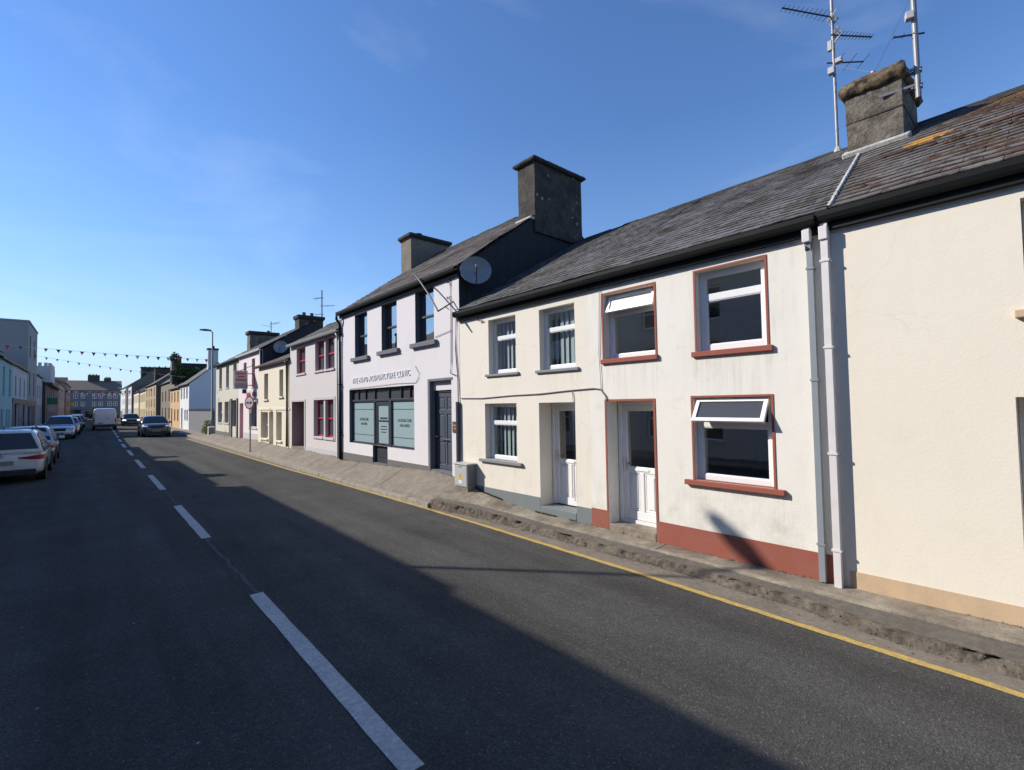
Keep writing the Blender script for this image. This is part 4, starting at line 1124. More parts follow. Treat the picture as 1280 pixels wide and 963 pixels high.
# ---- clinic
h = thing('clinic_building', (D, 12.0, 0), 'lilac white clinic with charcoal windows, frosted shop front and black gable', 'shop', TERR)
Y0, Y1 = 8.71, 15.36; EC, CX, CZ = 5.08, 9.35, 7.5
W = [(13.43, 14.32, 3.52, 4.84), (11.60, 12.50, 3.56, 4.86), (9.75, 10.63, 3.58, 4.88)]
SH = (10.72, 14.76, .91, 2.55); SD = (12.18, 13.10, .40, .915); DD = (9.05, 9.96, .40, 2.60)
shell(h, D, 1, Y0, Y1, -.3, EC, CX, CZ, [M['clinic'], M['gable_black'], M['clinic_dark']],
      [q + (2,) for q in W] + [SH + (2,), SD + (2,), DD + (2,)], gable=(1, 0), m_gable=None, floors=(2.9,), t=.3)
plinth(h, D, 1, [(9.96, 12.18, .575), (13.10, Y1, .575), (Y0, 9.05, .42)], 'clinic_base')
for q in W: window(h, D, 1, *q, d=.13, style='sash', fm='charcoal', sillm='clinic_dark', sext=.15, sout=.09, sh=.11, split=.5, gl='coated_glass', surround=None)
# shopfront joinery
mb = MB(); X = D + .08; y0, y1, z0, z1 = SH; zt = 2.20; th = .07
fw = .05
mb.box(X, X + th, y0 + .003, y0 + fw, z0 + .003, z1 - .003); mb.box(X, X + th, y1 - fw, y1 - .003, z0 + .003, z1 - .003)
mb.box(X, X + th, y0 + fw, y1 - fw, z1 - fw, z1 - .003)
mb.box(X, X + th, y0 + fw, 12.10, z0 + .003, z0 + fw); mb.box(X, X + th, 13.18, y1 - fw, z0 + .003, z0 + fw)
mb.box(X - .01, X + th, y0 + fw, y1 - fw, zt - .03, zt + .03)
for my in (12.15, 13.13): mb.box(X - .012, X + th, my - .05, my + .05, .42, zt - .03)
tm = [14.28, 13.76, 13.13, 12.25, 11.55, 11.08]
for my in tm: mb.box(X - .005, X + th, my - .02, my + .02, zt + .03, z1 - fw)
sw = mb.build('shop_window', M['charcoal'], h, bevel=.004)
mb = MB()
for a, b in zip([y1 - .05] + [t - .02 for t in tm], [t + .02 for t in tm] + [y0 + .05]):
    mb.quad((X + .04, a, zt + .03), (X + .04, b, zt + .03), (X + .04, b, z1 - .05), (X + .04, a, z1 - .05))
mb.build('transom_pane', M['shadeglass'], sw, fix=False)
for a, b, tw_ in ((13.18, 14.71, .62), (10.77, 12.10, .75)):
    pm = MB(); pm.quad((X + .04, a, z0 + .05), (X + .04, b, z0 + .05), (X + .04, b, zt - .03), (X + .04, a, zt - .03)); pm.build('frosted_pane', M['film'], sw, fix=False)
    for zz in (1.93, 1.17):
        lm = MB(); lm.box(X + .036, X + .0385, a, b, zz, zz + .015); lm.build('film_line', M['lettering'], sw)
    cy = (a + b) / 2
    text_mesh('ACUPUNCTURE', tw_, .085, .002, (X + .0385, cy + tw_ / 2, 1.60), (0, -1, 0), (0, 0, 1), 'lettering', M['lettering'], sw, .01)
    text_mesh('AND HERBS', tw_ * .72, .075, .002, (X + .0385, cy + tw_ * .36, 1.47), (0, -1, 0), (0, 0, 1), 'lettering', M['lettering'], sw, .01)
# glazed shop door
mb = MB(); xd = X + .012
frame_bars(mb, xd, 1, 12.205, 13.075, .43, 2.155, .10, .05); mb.box(xd, xd + .05, 12.3, 12.98, .53, .98); mb.box(xd - .01, xd, 12.36, 12.92, .58, .92)
sdr = mb.build('shop_door', M['charcoal'], h, bevel=.004)
pm = MB(); pm.quad((xd + .025, 12.3, .98), (xd + .025, 12.98, .98), (xd + .025, 12.98, 2.06), (xd + .025, 12.3, 2.06)); pm.build('frosted_pane', M['film'], sdr, fix=False)
for (zz, ww, hh) in ((1.66, .42, .05), (1.58, .58, .05), (1.44, .34, .025), (1.36, .40, .025), (1.28, .32, .025)):
    lm = MB(); k = 12.64 + ww / 2
    while k > 12.64 - ww / 2: lm.box(xd + .021, xd + .024, k - .03, k, zz, zz + hh); k -= .042
    lm.build('lettering', M['lettering'], sdr)
lm = MB(); lm.box(xd - .02, xd, 12.55, 12.72, .94, .97); lm.build('letterbox', M['chrome'], sdr)
mb = MB(); mb.box(D - .03, D + .2, 12.2, 13.08, .2, .425); mb.build('doorstep', M['clinic_base'], h)
# private door on the right
panel_door(h, D, 1, 9.055, 9.955, .52, 2.38, .13, 'navy_door', 'charcoal')
mb = MB(); mb.box(D + .10, D + .16, 9.055, 9.955, 2.385, 2.595); mb.build('fanlight_panel', M['clinic'], h)
mb = MB(); mb.box(D + .004, D + .3, 9.06, 9.95, .25, .515); mb.build('doorstep', M['clinic_dark'], h)
mb = MB(); mb.box(D - .012, D - .001, 9.965, 10.05, .45, 2.66); mb.box(D - .012, D - .001, 9.0, 9.965, 2.605, 2.66); mb.build('door_surround', M['clinic_dark'], h)
text_mesh('THE MAYO ACUPUNCTURE CLINIC', 3.60, .16, .014, (D - .006, 14.50, 2.735), (0, -1, .018), (0, 0, 1), 'lettering', M['white_letter'], h, .0, 1.18)
mb = MB(); mb.tube([(D - .02, 10.62, 3.02), (D - .02, 10.55, 2.95), (D - .02, 10.43, 2.83), (D - .02, 10.47, 2.72), (D - .012, 10.60, 2.60)], .006, 6)
mb.tube([(D - .02, 14.7, 2.585), (D - .02, 13, 2.60), (D - .02, 11.6, 2.625), (D - .012, 10.62, 2.60)], .005, 6); mb.build('sign_cable', M['cable'], h)
mb = MB(); mb.box(D - .02, D - .001, 8.76, 9.0, 1.42, 1.66); pl_ = mb.build('name_plate', M['brownwood'], h)
mb = MB()
for zz, ww in ((1.56, .17), (1.49, .10)):
    k = 8.88 + ww / 2
    while k > 8.88 - ww / 2: mb.box(D - .024, D - .0205, k - .02, k, zz, zz + .035); k -= .027
mb.build('lettering', M['gold'], pl_)
gutter(h, D, 1, Y0 - .06, Y1 + .06, EC + .01)
rf = gable_roof(h, D, 1, Y0, Y1, EC, CX, CZ, M['slate_clinic'], near=True, tw=.3, ex=.2, seed=33, verge=.03)
ch = chimney(rf, 8.45, 10.28, 8.655, 9.28, 6.42, 8.26, M['chim_dark'], M['cap_dark'], cap_h=.14, over=.09, pots=[(9.75, 9.0)], potr=.11, poth=.2, rough=.014)
mb = MB(); mb.box(8.30, 8.455, 8.66, 9.25, 6.72, 6.80); mb.build('flashing', M['mortar'], ch, bevel=.02)
chimney(rf, 8.25, 9.82, 14.62, 15.32, 6.0, 7.9, M['chim_tan'], M['cap_dark'], cap_h=.11, over=.09, pots=[(8.75, 14.95)], potmat=M['pot_black'], potr=.12, poth=.17)
# cement fillet where the cream roof meets the black gable
mb = MB(); N = 30; prev = None
for i in range(N + 1):
    c = Vector((D + .1, 8.70, EV + .05)) + dvec * (i / N * SL * .97); wd = .06 + .02 * mnoise.noise(Vector((i * .6, 1, 4)))
    r = [c + Vector((0, -wd * 1.6, .0)), c + Vector((0, -.012, wd * 1.5))]
    if prev: mb.quad(prev[0], prev[1], r[1], r[0])
    prev = r
mb.build('cement_fillet', M['clinic_base'], h, fix=False)
pipe(h, [(D - .16, 15.38, 5.02), (D - .16, 15.40, 4.88), (D - .06, 15.36, 4.7), (D - .06, 15.36, 2.5), (D - .06, 15.36, .35)], .042, 'black_pvc', clips=[(D - .06, 15.36, z) for z in (4.4, 2.75, 1.2)])
pipe(h, [(D - .05, 8.74, 2.1), (D - .05, 8.74, .55)], .03, 'charcoal', name='conduit', square=True)
mb = MB(); mb.tube([(D - .02, 9.02, 4.98), (D - .02, 9.0, 4.0), (D - .02, 9.02, 3.0), (D - .02, 9.05, 2.75), (D - .03, 8.85, 2.70)], .010, 6)
mb.tube([(D - .02, 8.80, 4.0), (D - .02, 8.84, 3.3), (D - .02, 8.76, 2.6), (D - .03, 8.74, 2.1)], .012, 6)
mb.tube([(D - .02, 9.7, 3.64), (D - .02, 9.0, 3.72)], .006, 5)
mb.build('cable', M['cable'], h)
mb = MB()
for zz in (4.86, 4.5): mb.tube([(D - .02, 9.12, zz), (D - .06, 9.12, zz - .04), (D - .06, 9.05, zz - .06), (D - .02, 9.02, zz)], .01, 5)
mb.tube([(D, 8.93, 4.36), (D - .5, 8.78, 4.06)], .016, 6); mb.tube([(D - .25, 8.87, 4.2), (D - .3, 8.66, 4.1)], .010, 5)
mb.build('service_bracket', M['darkmetal'], h)
mb = MB(); mb.tube([(D - .5, 8.78, 4.06), (D - .42, 9.3, 4.55), (D - .32, 9.9, 5.02), (D - .2, 10.3, 5.25)], .02, 7); mb.build('service_cable', M['cable'], h)

# ---- pale pink-grey house with red sashes
h = thing('terraced_house', (D, 18.1, 0), 'pale pink grey house with crimson sash windows and an open recessed porch', 'house', TERR)
Y0, Y1 = 15.40, 20.76; E4, X4, Z4 = 4.55, 7.65, 5.56
UL, UR, LR, DR = (18.9, 19.95, 3.34, 4.36), (15.98, 17.84, 3.33, 4.42), (16.03, 17.93, .97, 2.28), (19.0, 20.55, .45, 2.24)
shell(h, D, 1, Y0, Y1, -.3, E4, X4, Z4, [M['pink4'], M['pinkrec']], [UL, UR, LR, DR + (1,)], floors=(2.8,), back=11.2, t=.45)
plinth(h, D, 1, [(Y0, 19.0, .56)], 'palegrey')
window(h, D, 1, *UL, d=.12, style='sash', fm='redwood', sillm='palegrey', split=.5, gl='shadeglass', sext=.06)
for q in ((UR[0], 16.86, UR[2], UR[3]), (16.98, UR[1], UR[2], UR[3])): window(h, D, 1, *q, d=.12, style='sash', fm='redwood', sillm='palegrey', split=.5, gl='shadeglass', sext=.03)
for q in ((LR[0], 16.90, LR[2], LR[3]), (17.05, LR[1], LR[2], LR[3])): window(h, D, 1, *q, d=.12, style='sash', fm='redwood', sillm='palegrey', split=.5, gl='shadeglass', sext=.03)
for a, b, q in ((16.862, 16.978, UR), (16.902, 17.048, LR)):
    mb = MB(); mb.box(D + .02, D + .26, a, b, q[2], q[3]); mb.build('mullion', M['palegrey'], h)
mb = MB()
for q in (LR,):
    mb.box(D - .02, D - .001, q[0] - .1, q[0] - .002, q[2] - .08, q[3] + .1); mb.box(D - .02, D - .001, q[1] + .002, q[1] + .1, q[2] - .08, q[3] + .1); mb.box(D - .02, D - .001, q[0], q[1], q[3] + .002, q[3] + .1)
mb.box(D - .02, D - .001, 18.9, 20.62, 2.25, 2.33); mb.box(D - .02, D - .001, 18.9, 18.998, .45, 2.25); mb.build('window_surround', M['palegrey'], h)
mb = MB(); mb.box(D + .45, D + .5, 18.95, 20.6, .4, 2.3); mb.box(D + .40, D + .45, 19.5, 20.3, .46, 2.15); mb.build('door', M['pinkrec'], h)
mb = MB(); mb.box(D - .02, D + .42, 19.004, 20.546, .1, .47); mb.build('doorstep', M['pave_far'], h)
gutter(h, D, 1, Y0, Y1, E4 + .02, mat='grey_sill', fascia=False)
gable_roof(h, D, 1, Y0, Y1, E4, X4, Z4, M['slate_clinic'], near=True, tw=.35, ex=.22, seed=5)
pipe(h, [(D - .12, 15.62, 4.5), (D - .06, 15.55, 4.3), (D - .06, 15.52, .36)], .035, 'grey_pvc')
pipe(h, [(D - .06, 15.46, 4.2), (D - .06, 15.46, .36)], .025, 'white_pvc')

# ---- narrow yellow cream house
h = thing('terraced_house', (D, 23.2, 0), 'low yellow cream house with tall narrow openings, below the black gable', 'house', TERR)
Y0, Y1 = 20.77, 25.78; E5, X5, Z5 = 4.02, 8.25, 5.12
UL, UR = (24.05, 24.72, 2.42, 3.62), (21.72, 22.28, 2.5, 3.66)
L1, L2, L3 = (24.08, 25.16, .6, 1.83), (23.15, 23.88, .28, 1.84), (21.93, 22.62, .6, 1.84)
shell(h, D, 1, Y0, Y1, -.3, E5, X5, Z5, [M['cream5']], [UL, UR, L1, L2, L3], floors=(2.2,), back=11.2)
for q in (UL, UR, L1, L3): window(h, D, 1, *q, d=.2, style='sash', fm='brownwood' if q in (UL, UR) else 'upvc', sillm='cream5', split=.5, gl='shadeglass', sext=.08, sout=.07)
panel_door(h, D, 1, *L2, .3, 'upvc', handle=False)
mb = MB(); mb.box(D - .03, D - .001, Y0, Y1, 1.93, 2.0); mb.box(D - .025, D - .001, 25.2, 25.6, .3, 1.93); mb.box(D - .025, D - .001, 22.66, 23.1, .3, 1.93); mb.build('string_course', M['cream5'], h)
gutter(h, D, 1, Y0, Y1, E5 + .02, mat='brownwood', fascia=False)
gable_roof(h, D, 1, Y0, Y1, E5, X5, Z5, M['slate_far'])
pipe(h, [(D - .12, 21.0, 3.95), (D - .06, 21.0, 3.8), (D - .06, 21.0, .42)], .05, 'brownwood')

# ---- pinkish white shop
D2 = 6.3
h = thing('terraced_house', (D2, 28.4, 0), 'pinkish white shop house with red door and dark satellite dish gable', 'shop', TERR)
Y0, Y1 = 25.8, 31.0; E6, X6, Z6 = 4.95, 8.7, 6.5
UP = [(29.1, 29.75, 3.12, 4.52), (27.3, 27.95, 3.12, 4.6)]; DRr = (29.8, 30.7, .3, 2.3); SHw = (26.9, 28.5, 1.0, 2.35)
shell(h, D2, 1, Y0, Y1, -.3, E6, X6, Z6, [M['pink6'], M['gable_black']], UP + [DRr, SHw], gable=(1, 0), floors=(2.7,))
far_windows(h, D2, 1, UP, fm='redwood', sillm='palegrey'); window(h, D2, 1, *SHw, d=.1, style='plain', fm='palegrey', gl='dglass', sillm='palegrey')
panel_door(h, D2, 1, *DRr, .2, 'redwood', handle=False)
plinth(h, D2, 1, [(Y0, 29.8, .7)], 'palegrey')
mb = MB(); mb.box(D2 - .05, D2 - .001, 26.4, 29.2, 2.48, 2.98); fs = mb.build('shop_fascia', M['sign_white'], h)
for (k0, k1) in ((28.8, 27.95), (27.65, 26.75)):
    mb = MB(); k = k0
    while k > k1: mb.box(D2 - .056, D2 - .051, k - .12, k, 2.62, 2.84); k -= .17
    mb.build('lettering', M['sign_red'], fs)
gutter(h, D2, 1, Y0, Y1, E6 + .02, mat='palegrey', fascia=False)
rf = gable_roof(h, D2, 1, Y0, Y1, E6, X6, Z6, M['slate_far'], verge=.05)
chimney(rf, 8.02, 9.25, 25.82, 26.5, 5.0, 6.66, M['chim_dark'], M['cap_dark'], cap_h=.16, over=.08, pots=[(8.35, 26.1), (8.75, 26.1)], potr=.09, poth=.2)
pipe(h, [(D2 - .06, 25.95, 4.85), (D2 - .06, 25.95, .4)], .06, 'darkmetal')

# ---- greenish grey house
h = thing('terraced_house', (D2, 34.3, 0), 'greenish grey end house of the row with two lower windows, by the tall street lamp', 'house', TERR)
Y0, Y1 = 31.02, 37.62
UP = [(35.65, 36.55, 3.3, 4.66), (33.53, 34.4, 3.3, 4.66), (31.48, 32.35, 3.3, 4.62)]; LO = [(35.6, 36.92, 1.1, 2.44), (33.6, 34.8, 1.12, 2.44)]; SW = (31.35, 32.5, .95, 2.5); DD = (33.0, 33.5, .35, 2.5)
shell(h, D2, 1, Y0, Y1, -.3, E6 - .1, X6, Z6 - .1, [M['green7']], UP + LO + [SW, DD], floors=(2.75,))
far_windows(h, D2, 1, UP + LO, fm='palegrey', sillm='palegrey', d=.18); window(h, D2, 1, *SW, d=.12, style='plain', fm='brownwood', gl='dglass'); panel_door(h, D2, 1, *DD, .25, 'brownwood', handle=False)
for a, b in ((32.56, 32.95), (31.05, 31.32)):
    mb = MB(); mb.box(D2 - .06, D2 - .001, a, b, .3, 2.6); mb.build('pilaster', M['clinic_base'], h)
plinth(h, D2, 1, [(33.5, Y1, .55)], 'clinic_base')
gutter(h, D2, 1, Y0, Y1, E6 - .08, fascia=False)
rf = gable_roof(h, D2, 1, Y0, Y1, E6 - .1, X6, Z6 - .1, M['slate_far'])
chimney(rf, 8.15, 9.95, 36.7, 37.5, 5.4, 7.15, M['chim_grey'], M['cap_dark'], cap_h=.2, over=.1, pots=[(9.4, 37)], potr=.1, poth=.15)

# ================================================================== farther along the right-hand side
def simple_house(label, X, n, y0, y1, eave, rx, rz, wallm, wins, roofm='slate_far', name='terraced_house', cat='house', group=None, gm=None, winm='upvc', gl='dglass', zb=-.3, flat=False, sillm=None, gutm='darkmetal', chims=(), basem=None, basez=.5, doors=(), X2=None, back=None):
    t = thing(name, (X, (y0 + y1) / 2, 0), label, cat, group)
    mats = [M[wallm], M[gm or wallm]]
    ops = list(wins) + [d[:4] for d in doors]
    if flat:
        mb = MB(); wall_mb(mb, X, n, y0, y1, zb, eave, .3, ops); bx = back or X + n * 8
        for y in (y0 + .004, y1 - .004): mb.quad((X + n * .001, y, zb), (bx, y, zb), (bx, y, eave), (X + n * .001, y, eave), m=1)
        mb.quad((bx, y0, zb), (bx, y1, zb), (bx, y1, eave), (bx, y0, eave)); mb.quad((X + n * .3, y0, eave - .25), (bx, y0, eave - .25), (bx, y1, eave - .25), (X + n * .3, y1, eave - .25))
        mb.quad((X + n * .31, y0, 2.9), (bx, y0, 2.9), (bx, y1, 2.9), (X + n * .31, y1, 2.9))
        mb.build('wall', mats, t, fix=False)
        mb = MB(); mb.box(X - n * .06, bx, y0 - .04, y1 + .04, eave, eave + .12); mb.build('parapet_coping', M['left_grey'], t)
        rf = t
    else:
        shell(t, X, n, y0, y1, zb, eave, rx, rz, mats, ops, t=.3, gable=(1 if gm else 0, 1 if gm else 0), floors=(2.75,))
        gutter(t, X, n, y0, y1, eave + .02, mat=gutm, fascia=False)
        rf = gable_roof(t, X, n, y0, y1, eave, rx, rz, M[roofm], verge=.04)
    far_windows(t, X, n, wins, fm=winm, gl=gl, sillm=sillm)
    for d in doors: panel_door(t, X, n, d[0], d[1], d[2], d[3], .15, d[4], handle=False, rows=((.08, .45), (.52, .92)))
    if basem: plinth(t, X, n, [(y0, y1, basez)], basem) if not doors else None
    for c in chims: chimney(rf, *c)
    return t
FARG = 'houses farther along the street'
XF = 6.5
def wgrid(y0, y1, k, w_, rows, pad=None):
    st = (y1 - y0) / k; out = []
    for i in range(k):
        c = y0 + st * (i + .5)
        for (a, b) in rows: out.append((c - w_ / 2, c + w_ / 2, a, b))
    return out
wh = simple_house('white house with a plain blue-shaded gable standing above grey cladding fence', XF, 1, 51.2, 57.0, 4.25, 8.75, 6.25, 'far_white', wgrid(51.6, 56.8, 3, .8, ((2.95, 4.0),)) + wgrid(51.6, 54.2, 2, .8, ((.95, 1.95),)),
             group=FARG, doors=[(55.2, 56.1, .15, 2.1, 'charcoal')], chims=[(7.95, 8.75, 51.25, 51.85, 5.2, 7.45, M['chim_white'], M['cap_dark'], .12, .05, [(8.4, 51.5)], M['pot_black'], .1, .25)])
simple_house('narrow orange rendered house just past the white gabled house', XF, 1, 57.05, 64.8, 4.15, 8.6, 5.6, 'orange', wgrid(57.3, 64.6, 3, .8, ((2.75, 3.8),)) + wgrid(57.3, 62.1, 2, .9, ((.8, 2.0),)), group=FARG, doors=[(63.0, 63.9, .15, 2.1, 'brownwood')], gm='brownstone')
ivyh = simple_house('dark house with ivy covered chimney rising behind the white gable', 7.0, 1, 64.9, 80.6, 5.3, 8.9, 6.9, 'stone_dark', wgrid(65.5, 80, 4, .9, ((3.0, 4.3), (.9, 2.2))), group=FARG, winm='palegrey', roofm='slate_far')
chimney(ivyh, 6.62, 7.5, 64.95, 66.2, 4.8, 7.75, M['stone_dark'], M['cap_dark'], .15, .05, [(7.0, 65.5)], M['pot'], .1, .2)
mb = MB(); mb.box(7.2, 10.2, 65.0, 66.0, 6.3, 7.2); mb.build('gable_parapet', M['gable_black'], ivyh)
simple_house('tall brown three-storey house with bare side gable facing the street', XF, 1, 80.8, 97.4, 5.55, 9.2, 7.75, 'brownstone', wgrid(81.2, 97, 4, .95, ((3.9, 5.1), (2.35, 3.5), (.7, 1.8))), group=FARG, gm='stone_dark', winm='palegrey',
             chims=[(7.6, 10.2, 96.2, 97.3, 6, 8.65, M['chim_dark'], M['cap_dark'], .2, .1, [(8.2, 96.8), (9, 96.8), (9.7, 96.8)])])
simple_house('yellow house between the brown house and the far white terrace', XF, 1, 97.5, 110, 5.15, 9.2, 7.2, 'yellow', wgrid(97.9, 109.8, 5, .9, ((3.3, 4.6), (.7, 2.1))), group=FARG, winm='palegrey')
simple_house('cream yellow house with dark ground floor shop beyond the yellow house', 6.35, 1, 110.1, 124, 5.25, 9.2, 7.4, 'cream5', wgrid(110.4, 123.8, 5, .95, ((3.3, 4.7), (.6, 2.3))), group=FARG, winm='brownwood')
simple_house('tall lilac house with steep dark roof well down the street', 6.0, 1, 124.1, 136, 7.0, 9.4, 10.2, 'clinic', wgrid(124.4, 135.8, 4, 1.0, ((5.0, 6.3), (3.0, 4.3), (.6, 2.2))), group=FARG, gm='stone_dark', winm='palegrey',
             chims=[(7.5, 10.5, 124.2, 125.4, 8, 10.6, M['chim_dark'], M['cap_dark'], .2, .1, [(8.2, 125), (9, 125), (9.7, 125)])])
simple_house('cream block at the far end of the sunny side with green shop front', 5.5, 1, 136.1, 150, 7.0, 9.2, 9.8, 'cream2', wgrid(136.4, 149.8, 4, 1.1, ((5.1, 6.4), (3.2, 4.5), (.6, 2.3))), group=FARG, winm='sign_green')
# grey cladding fence on the gap site
f = thing('cladding_fence', (XF, 45.6, 0), 'grey boarded fence closing the gap before the white gable', 'fence')
mb = MB(); y = 40.0
while y < 51.0:
    mb.box(XF, XF + .035, y, y + .24, .0, 1.86 + random.uniform(-.01, .01)); y += .25
mb.build('board_panel', M['cladding'], f)
mb = MB(); mb.box(XF - .04, XF + .06, 39.95, 51.05, 1.865, 2.02); mb.build('top_rail', M['charcoal'], f)
for y in (40, 42.75, 45.5, 48.25, 51):
    mb = MB(); mb.box(XF + .036, XF + .13, y - .05, y + .05, -.2, 1.86); mb.build('post', M['darkmetal'], f)

def leaves(mb, pts, r, n, rn, m=0):
    for i in range(n):
        c, rad = rn.choice(pts)
        v = Vector((rn.gauss(0, 1), rn.gauss(0, 1), rn.gauss(0, 1))).normalized() * rad * rn.uniform(.45, 1.1)
        p = Vector(c) + v; q = Vector((rn.uniform(-1, 1), rn.uniform(-1, 1), rn.uniform(-.6, 1))).normalized()
        u = q.orthogonal().normalized(); w_ = q.cross(u); s_ = r * rn.uniform(.6, 1.4)
        mb.quad(p - u * s_, p - w_ * s_ * .6, p + u * s_, p + w_ * s_ * .6, m=m)
rn = random.Random(9)
t = thing('weed_bush', (6.35, 40.3, .2), 'pale green weeds growing at the foot of the lamp and fence', 'plant')
mb = MB(); leaves(mb, [((6.3, 40.5 + .25 * k, .35 + .3 * random.random()), .32) for k in range(4)] + [((6.33, 40.7, .95), .28), ((6.3, 40.4, .6), .3)], .055, 900, rn); mb.build('foliage', M['weed'], t, fix=False)
mb = MB()
for k in range(5): mb.tube([(6.35, 40.35 + .2 * k, .1), (6.3 + .1 * rn.uniform(-1, 1), 40.4 + .2 * k, .9)], .012, 5)
mb.build('stem', M['wood'], t)
t = thing('ivy_plant', (7.0, 64.8, 0), 'dark green ivy smothering the old chimney and gable', 'ivy')
pts = [((6.75 + .75 * rn.random(), 64.9 + .5 * rn.random(), 5.0 + 2.9 * rn.random()), .35) for k in range(22)] + [((7.2 + 2.4 * rn.random(), 64.85 + .3 * rn.random(), 5.2 + 1.3 * rn.random()), .42) for k in range(34)] + [((7.0, 65.4, 8.0), .4)]
mb = MB(); leaves(mb, pts, .11, 6500, rn); mb.build('foliage', M['ivy'], t, fix=False)
mb = MB(); mb.tube([(6.9, 64.8, 0), (7.0, 64.82, 3), (7.2, 64.85, 5.2)], [.08, .06, .03], 6); mb.build('stem', M['wood'], t)

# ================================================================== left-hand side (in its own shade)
XS = -4.0
LG = 'houses on the shaded side'
L3 = ((4.6, 5.9), (2.6, 3.8)); 
def lw(y0, y1, k, rows=((3.3, 4.7), (.9, 2.2)), w_=.9): return wgrid(y0 + .3, y1 - .3, k, w_, rows)
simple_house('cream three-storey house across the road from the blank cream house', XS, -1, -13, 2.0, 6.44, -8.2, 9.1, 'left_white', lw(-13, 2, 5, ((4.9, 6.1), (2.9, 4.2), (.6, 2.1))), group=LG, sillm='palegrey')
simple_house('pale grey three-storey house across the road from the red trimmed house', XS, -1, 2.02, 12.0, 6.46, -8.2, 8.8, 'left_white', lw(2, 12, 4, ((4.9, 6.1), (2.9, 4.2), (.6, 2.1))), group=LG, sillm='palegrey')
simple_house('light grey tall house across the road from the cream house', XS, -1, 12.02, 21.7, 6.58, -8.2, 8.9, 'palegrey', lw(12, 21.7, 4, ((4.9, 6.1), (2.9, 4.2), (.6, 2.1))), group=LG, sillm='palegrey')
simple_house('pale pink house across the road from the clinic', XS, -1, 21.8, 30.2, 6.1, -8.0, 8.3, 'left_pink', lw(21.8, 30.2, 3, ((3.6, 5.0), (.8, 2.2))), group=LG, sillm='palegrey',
             chims=[(-6.6, -5.3, 25.9, 26.4, 6.2, 7.85, M['chim_dark'], M['cap_dark'], .15, .08)])
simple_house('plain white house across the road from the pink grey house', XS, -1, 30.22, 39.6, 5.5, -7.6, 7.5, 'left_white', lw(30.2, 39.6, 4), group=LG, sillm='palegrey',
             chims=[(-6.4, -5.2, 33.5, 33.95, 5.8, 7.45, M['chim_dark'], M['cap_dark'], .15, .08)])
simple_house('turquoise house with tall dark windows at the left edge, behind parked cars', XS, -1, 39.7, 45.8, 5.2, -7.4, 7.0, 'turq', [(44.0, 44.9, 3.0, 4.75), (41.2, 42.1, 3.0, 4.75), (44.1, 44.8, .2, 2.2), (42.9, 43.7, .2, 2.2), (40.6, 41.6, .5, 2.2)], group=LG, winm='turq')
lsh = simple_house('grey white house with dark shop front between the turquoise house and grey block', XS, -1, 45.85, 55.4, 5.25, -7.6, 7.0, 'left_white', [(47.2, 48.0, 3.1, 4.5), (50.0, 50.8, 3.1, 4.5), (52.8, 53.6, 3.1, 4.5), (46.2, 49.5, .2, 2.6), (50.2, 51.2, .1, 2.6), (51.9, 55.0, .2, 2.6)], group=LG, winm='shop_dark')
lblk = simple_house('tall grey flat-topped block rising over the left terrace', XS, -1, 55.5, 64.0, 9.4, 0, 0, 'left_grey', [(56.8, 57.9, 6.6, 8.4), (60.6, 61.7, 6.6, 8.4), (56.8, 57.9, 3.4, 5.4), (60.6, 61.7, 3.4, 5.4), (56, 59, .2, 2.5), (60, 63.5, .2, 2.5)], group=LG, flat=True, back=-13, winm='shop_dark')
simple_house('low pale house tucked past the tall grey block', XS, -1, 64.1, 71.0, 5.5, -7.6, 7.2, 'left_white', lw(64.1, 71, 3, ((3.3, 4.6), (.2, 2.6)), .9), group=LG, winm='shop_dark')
for hh_, ya, yb in ((lsh, 45.87, 55.38), (lblk, 55.52, 63.98)):
    mb = MB(); mb.box(XS + .001, XS + .05, ya, yb, 2.62, 2.95); mb.build('shop_fascia', M['shop_dark'], hh_)
    mb = MB()
    for (a, b) in ((ya, ya + .35), (ya + 3.7, ya + 4.25), (ya + 5.5, ya + 6.0)): mb.box(XS + .001, XS + .04, a, b, 0, 2.62)
    mb.build('shop_front', M['left_brown'], hh_)
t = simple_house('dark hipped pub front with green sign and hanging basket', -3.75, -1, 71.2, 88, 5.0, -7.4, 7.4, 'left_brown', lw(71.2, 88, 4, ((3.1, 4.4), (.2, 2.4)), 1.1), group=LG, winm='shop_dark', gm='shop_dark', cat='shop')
mb = MB(); mb.box(-3.9, -3.2, 71.0, 88.2, 4.85, 5.1); mb.box(-4.4, -3.74, 71.05, 71.19, 2.4, 4.85); mb.build('eaves_canopy', M['shop_dark'], t)
mb = MB(); mb.box(-3.74, -2.9, 74.0, 74.12, 2.75, 3.5); sg = mb.build('hanging_sign', M['sign_green'], t)
mb = MB(); mb.box(-3.74, -3.1, 74.0, 74.1, 1.9, 2.45); mb.build('notice_board', M['sign_mauve'], t)
mb = MB(); mb.box(-7.6, -5.2, 70.9, 71.15, 4.9, 7.0); mb.build('gable_screen', M['shop_dark'], t)
t = thing('castellated_tower', (-4.2, 93, 0), 'pale castellated parapet seen over the dark pub roof', 'tower')
mb = MB(); mb.box(-16, -4.2, 88.2, 98, -.3, 8.0); mb.build('wall', M['left_white'], t)
mb = MB(); k = -8.2
while k < -4.4: mb.box(k, k + .32, 88.18, 88.6, 8.005, 8.45); k += .56
k = 88.7
while k < 97: mb.box(-4.5, -4.18, k, k + .5, 8.005, 8.45); k += .95
mb.build('battlement', M['left_white'], t)
simple_house('rose coloured building beyond the dark pub', -3.75, -1, 98.2, 118, 6.2, -8, 8.4, 'left_pink', lw(98.2, 118, 5, ((3.7, 5.2), (.3, 2.5)), 1.1), group=LG, roofm='slate_brown', winm='palegrey')
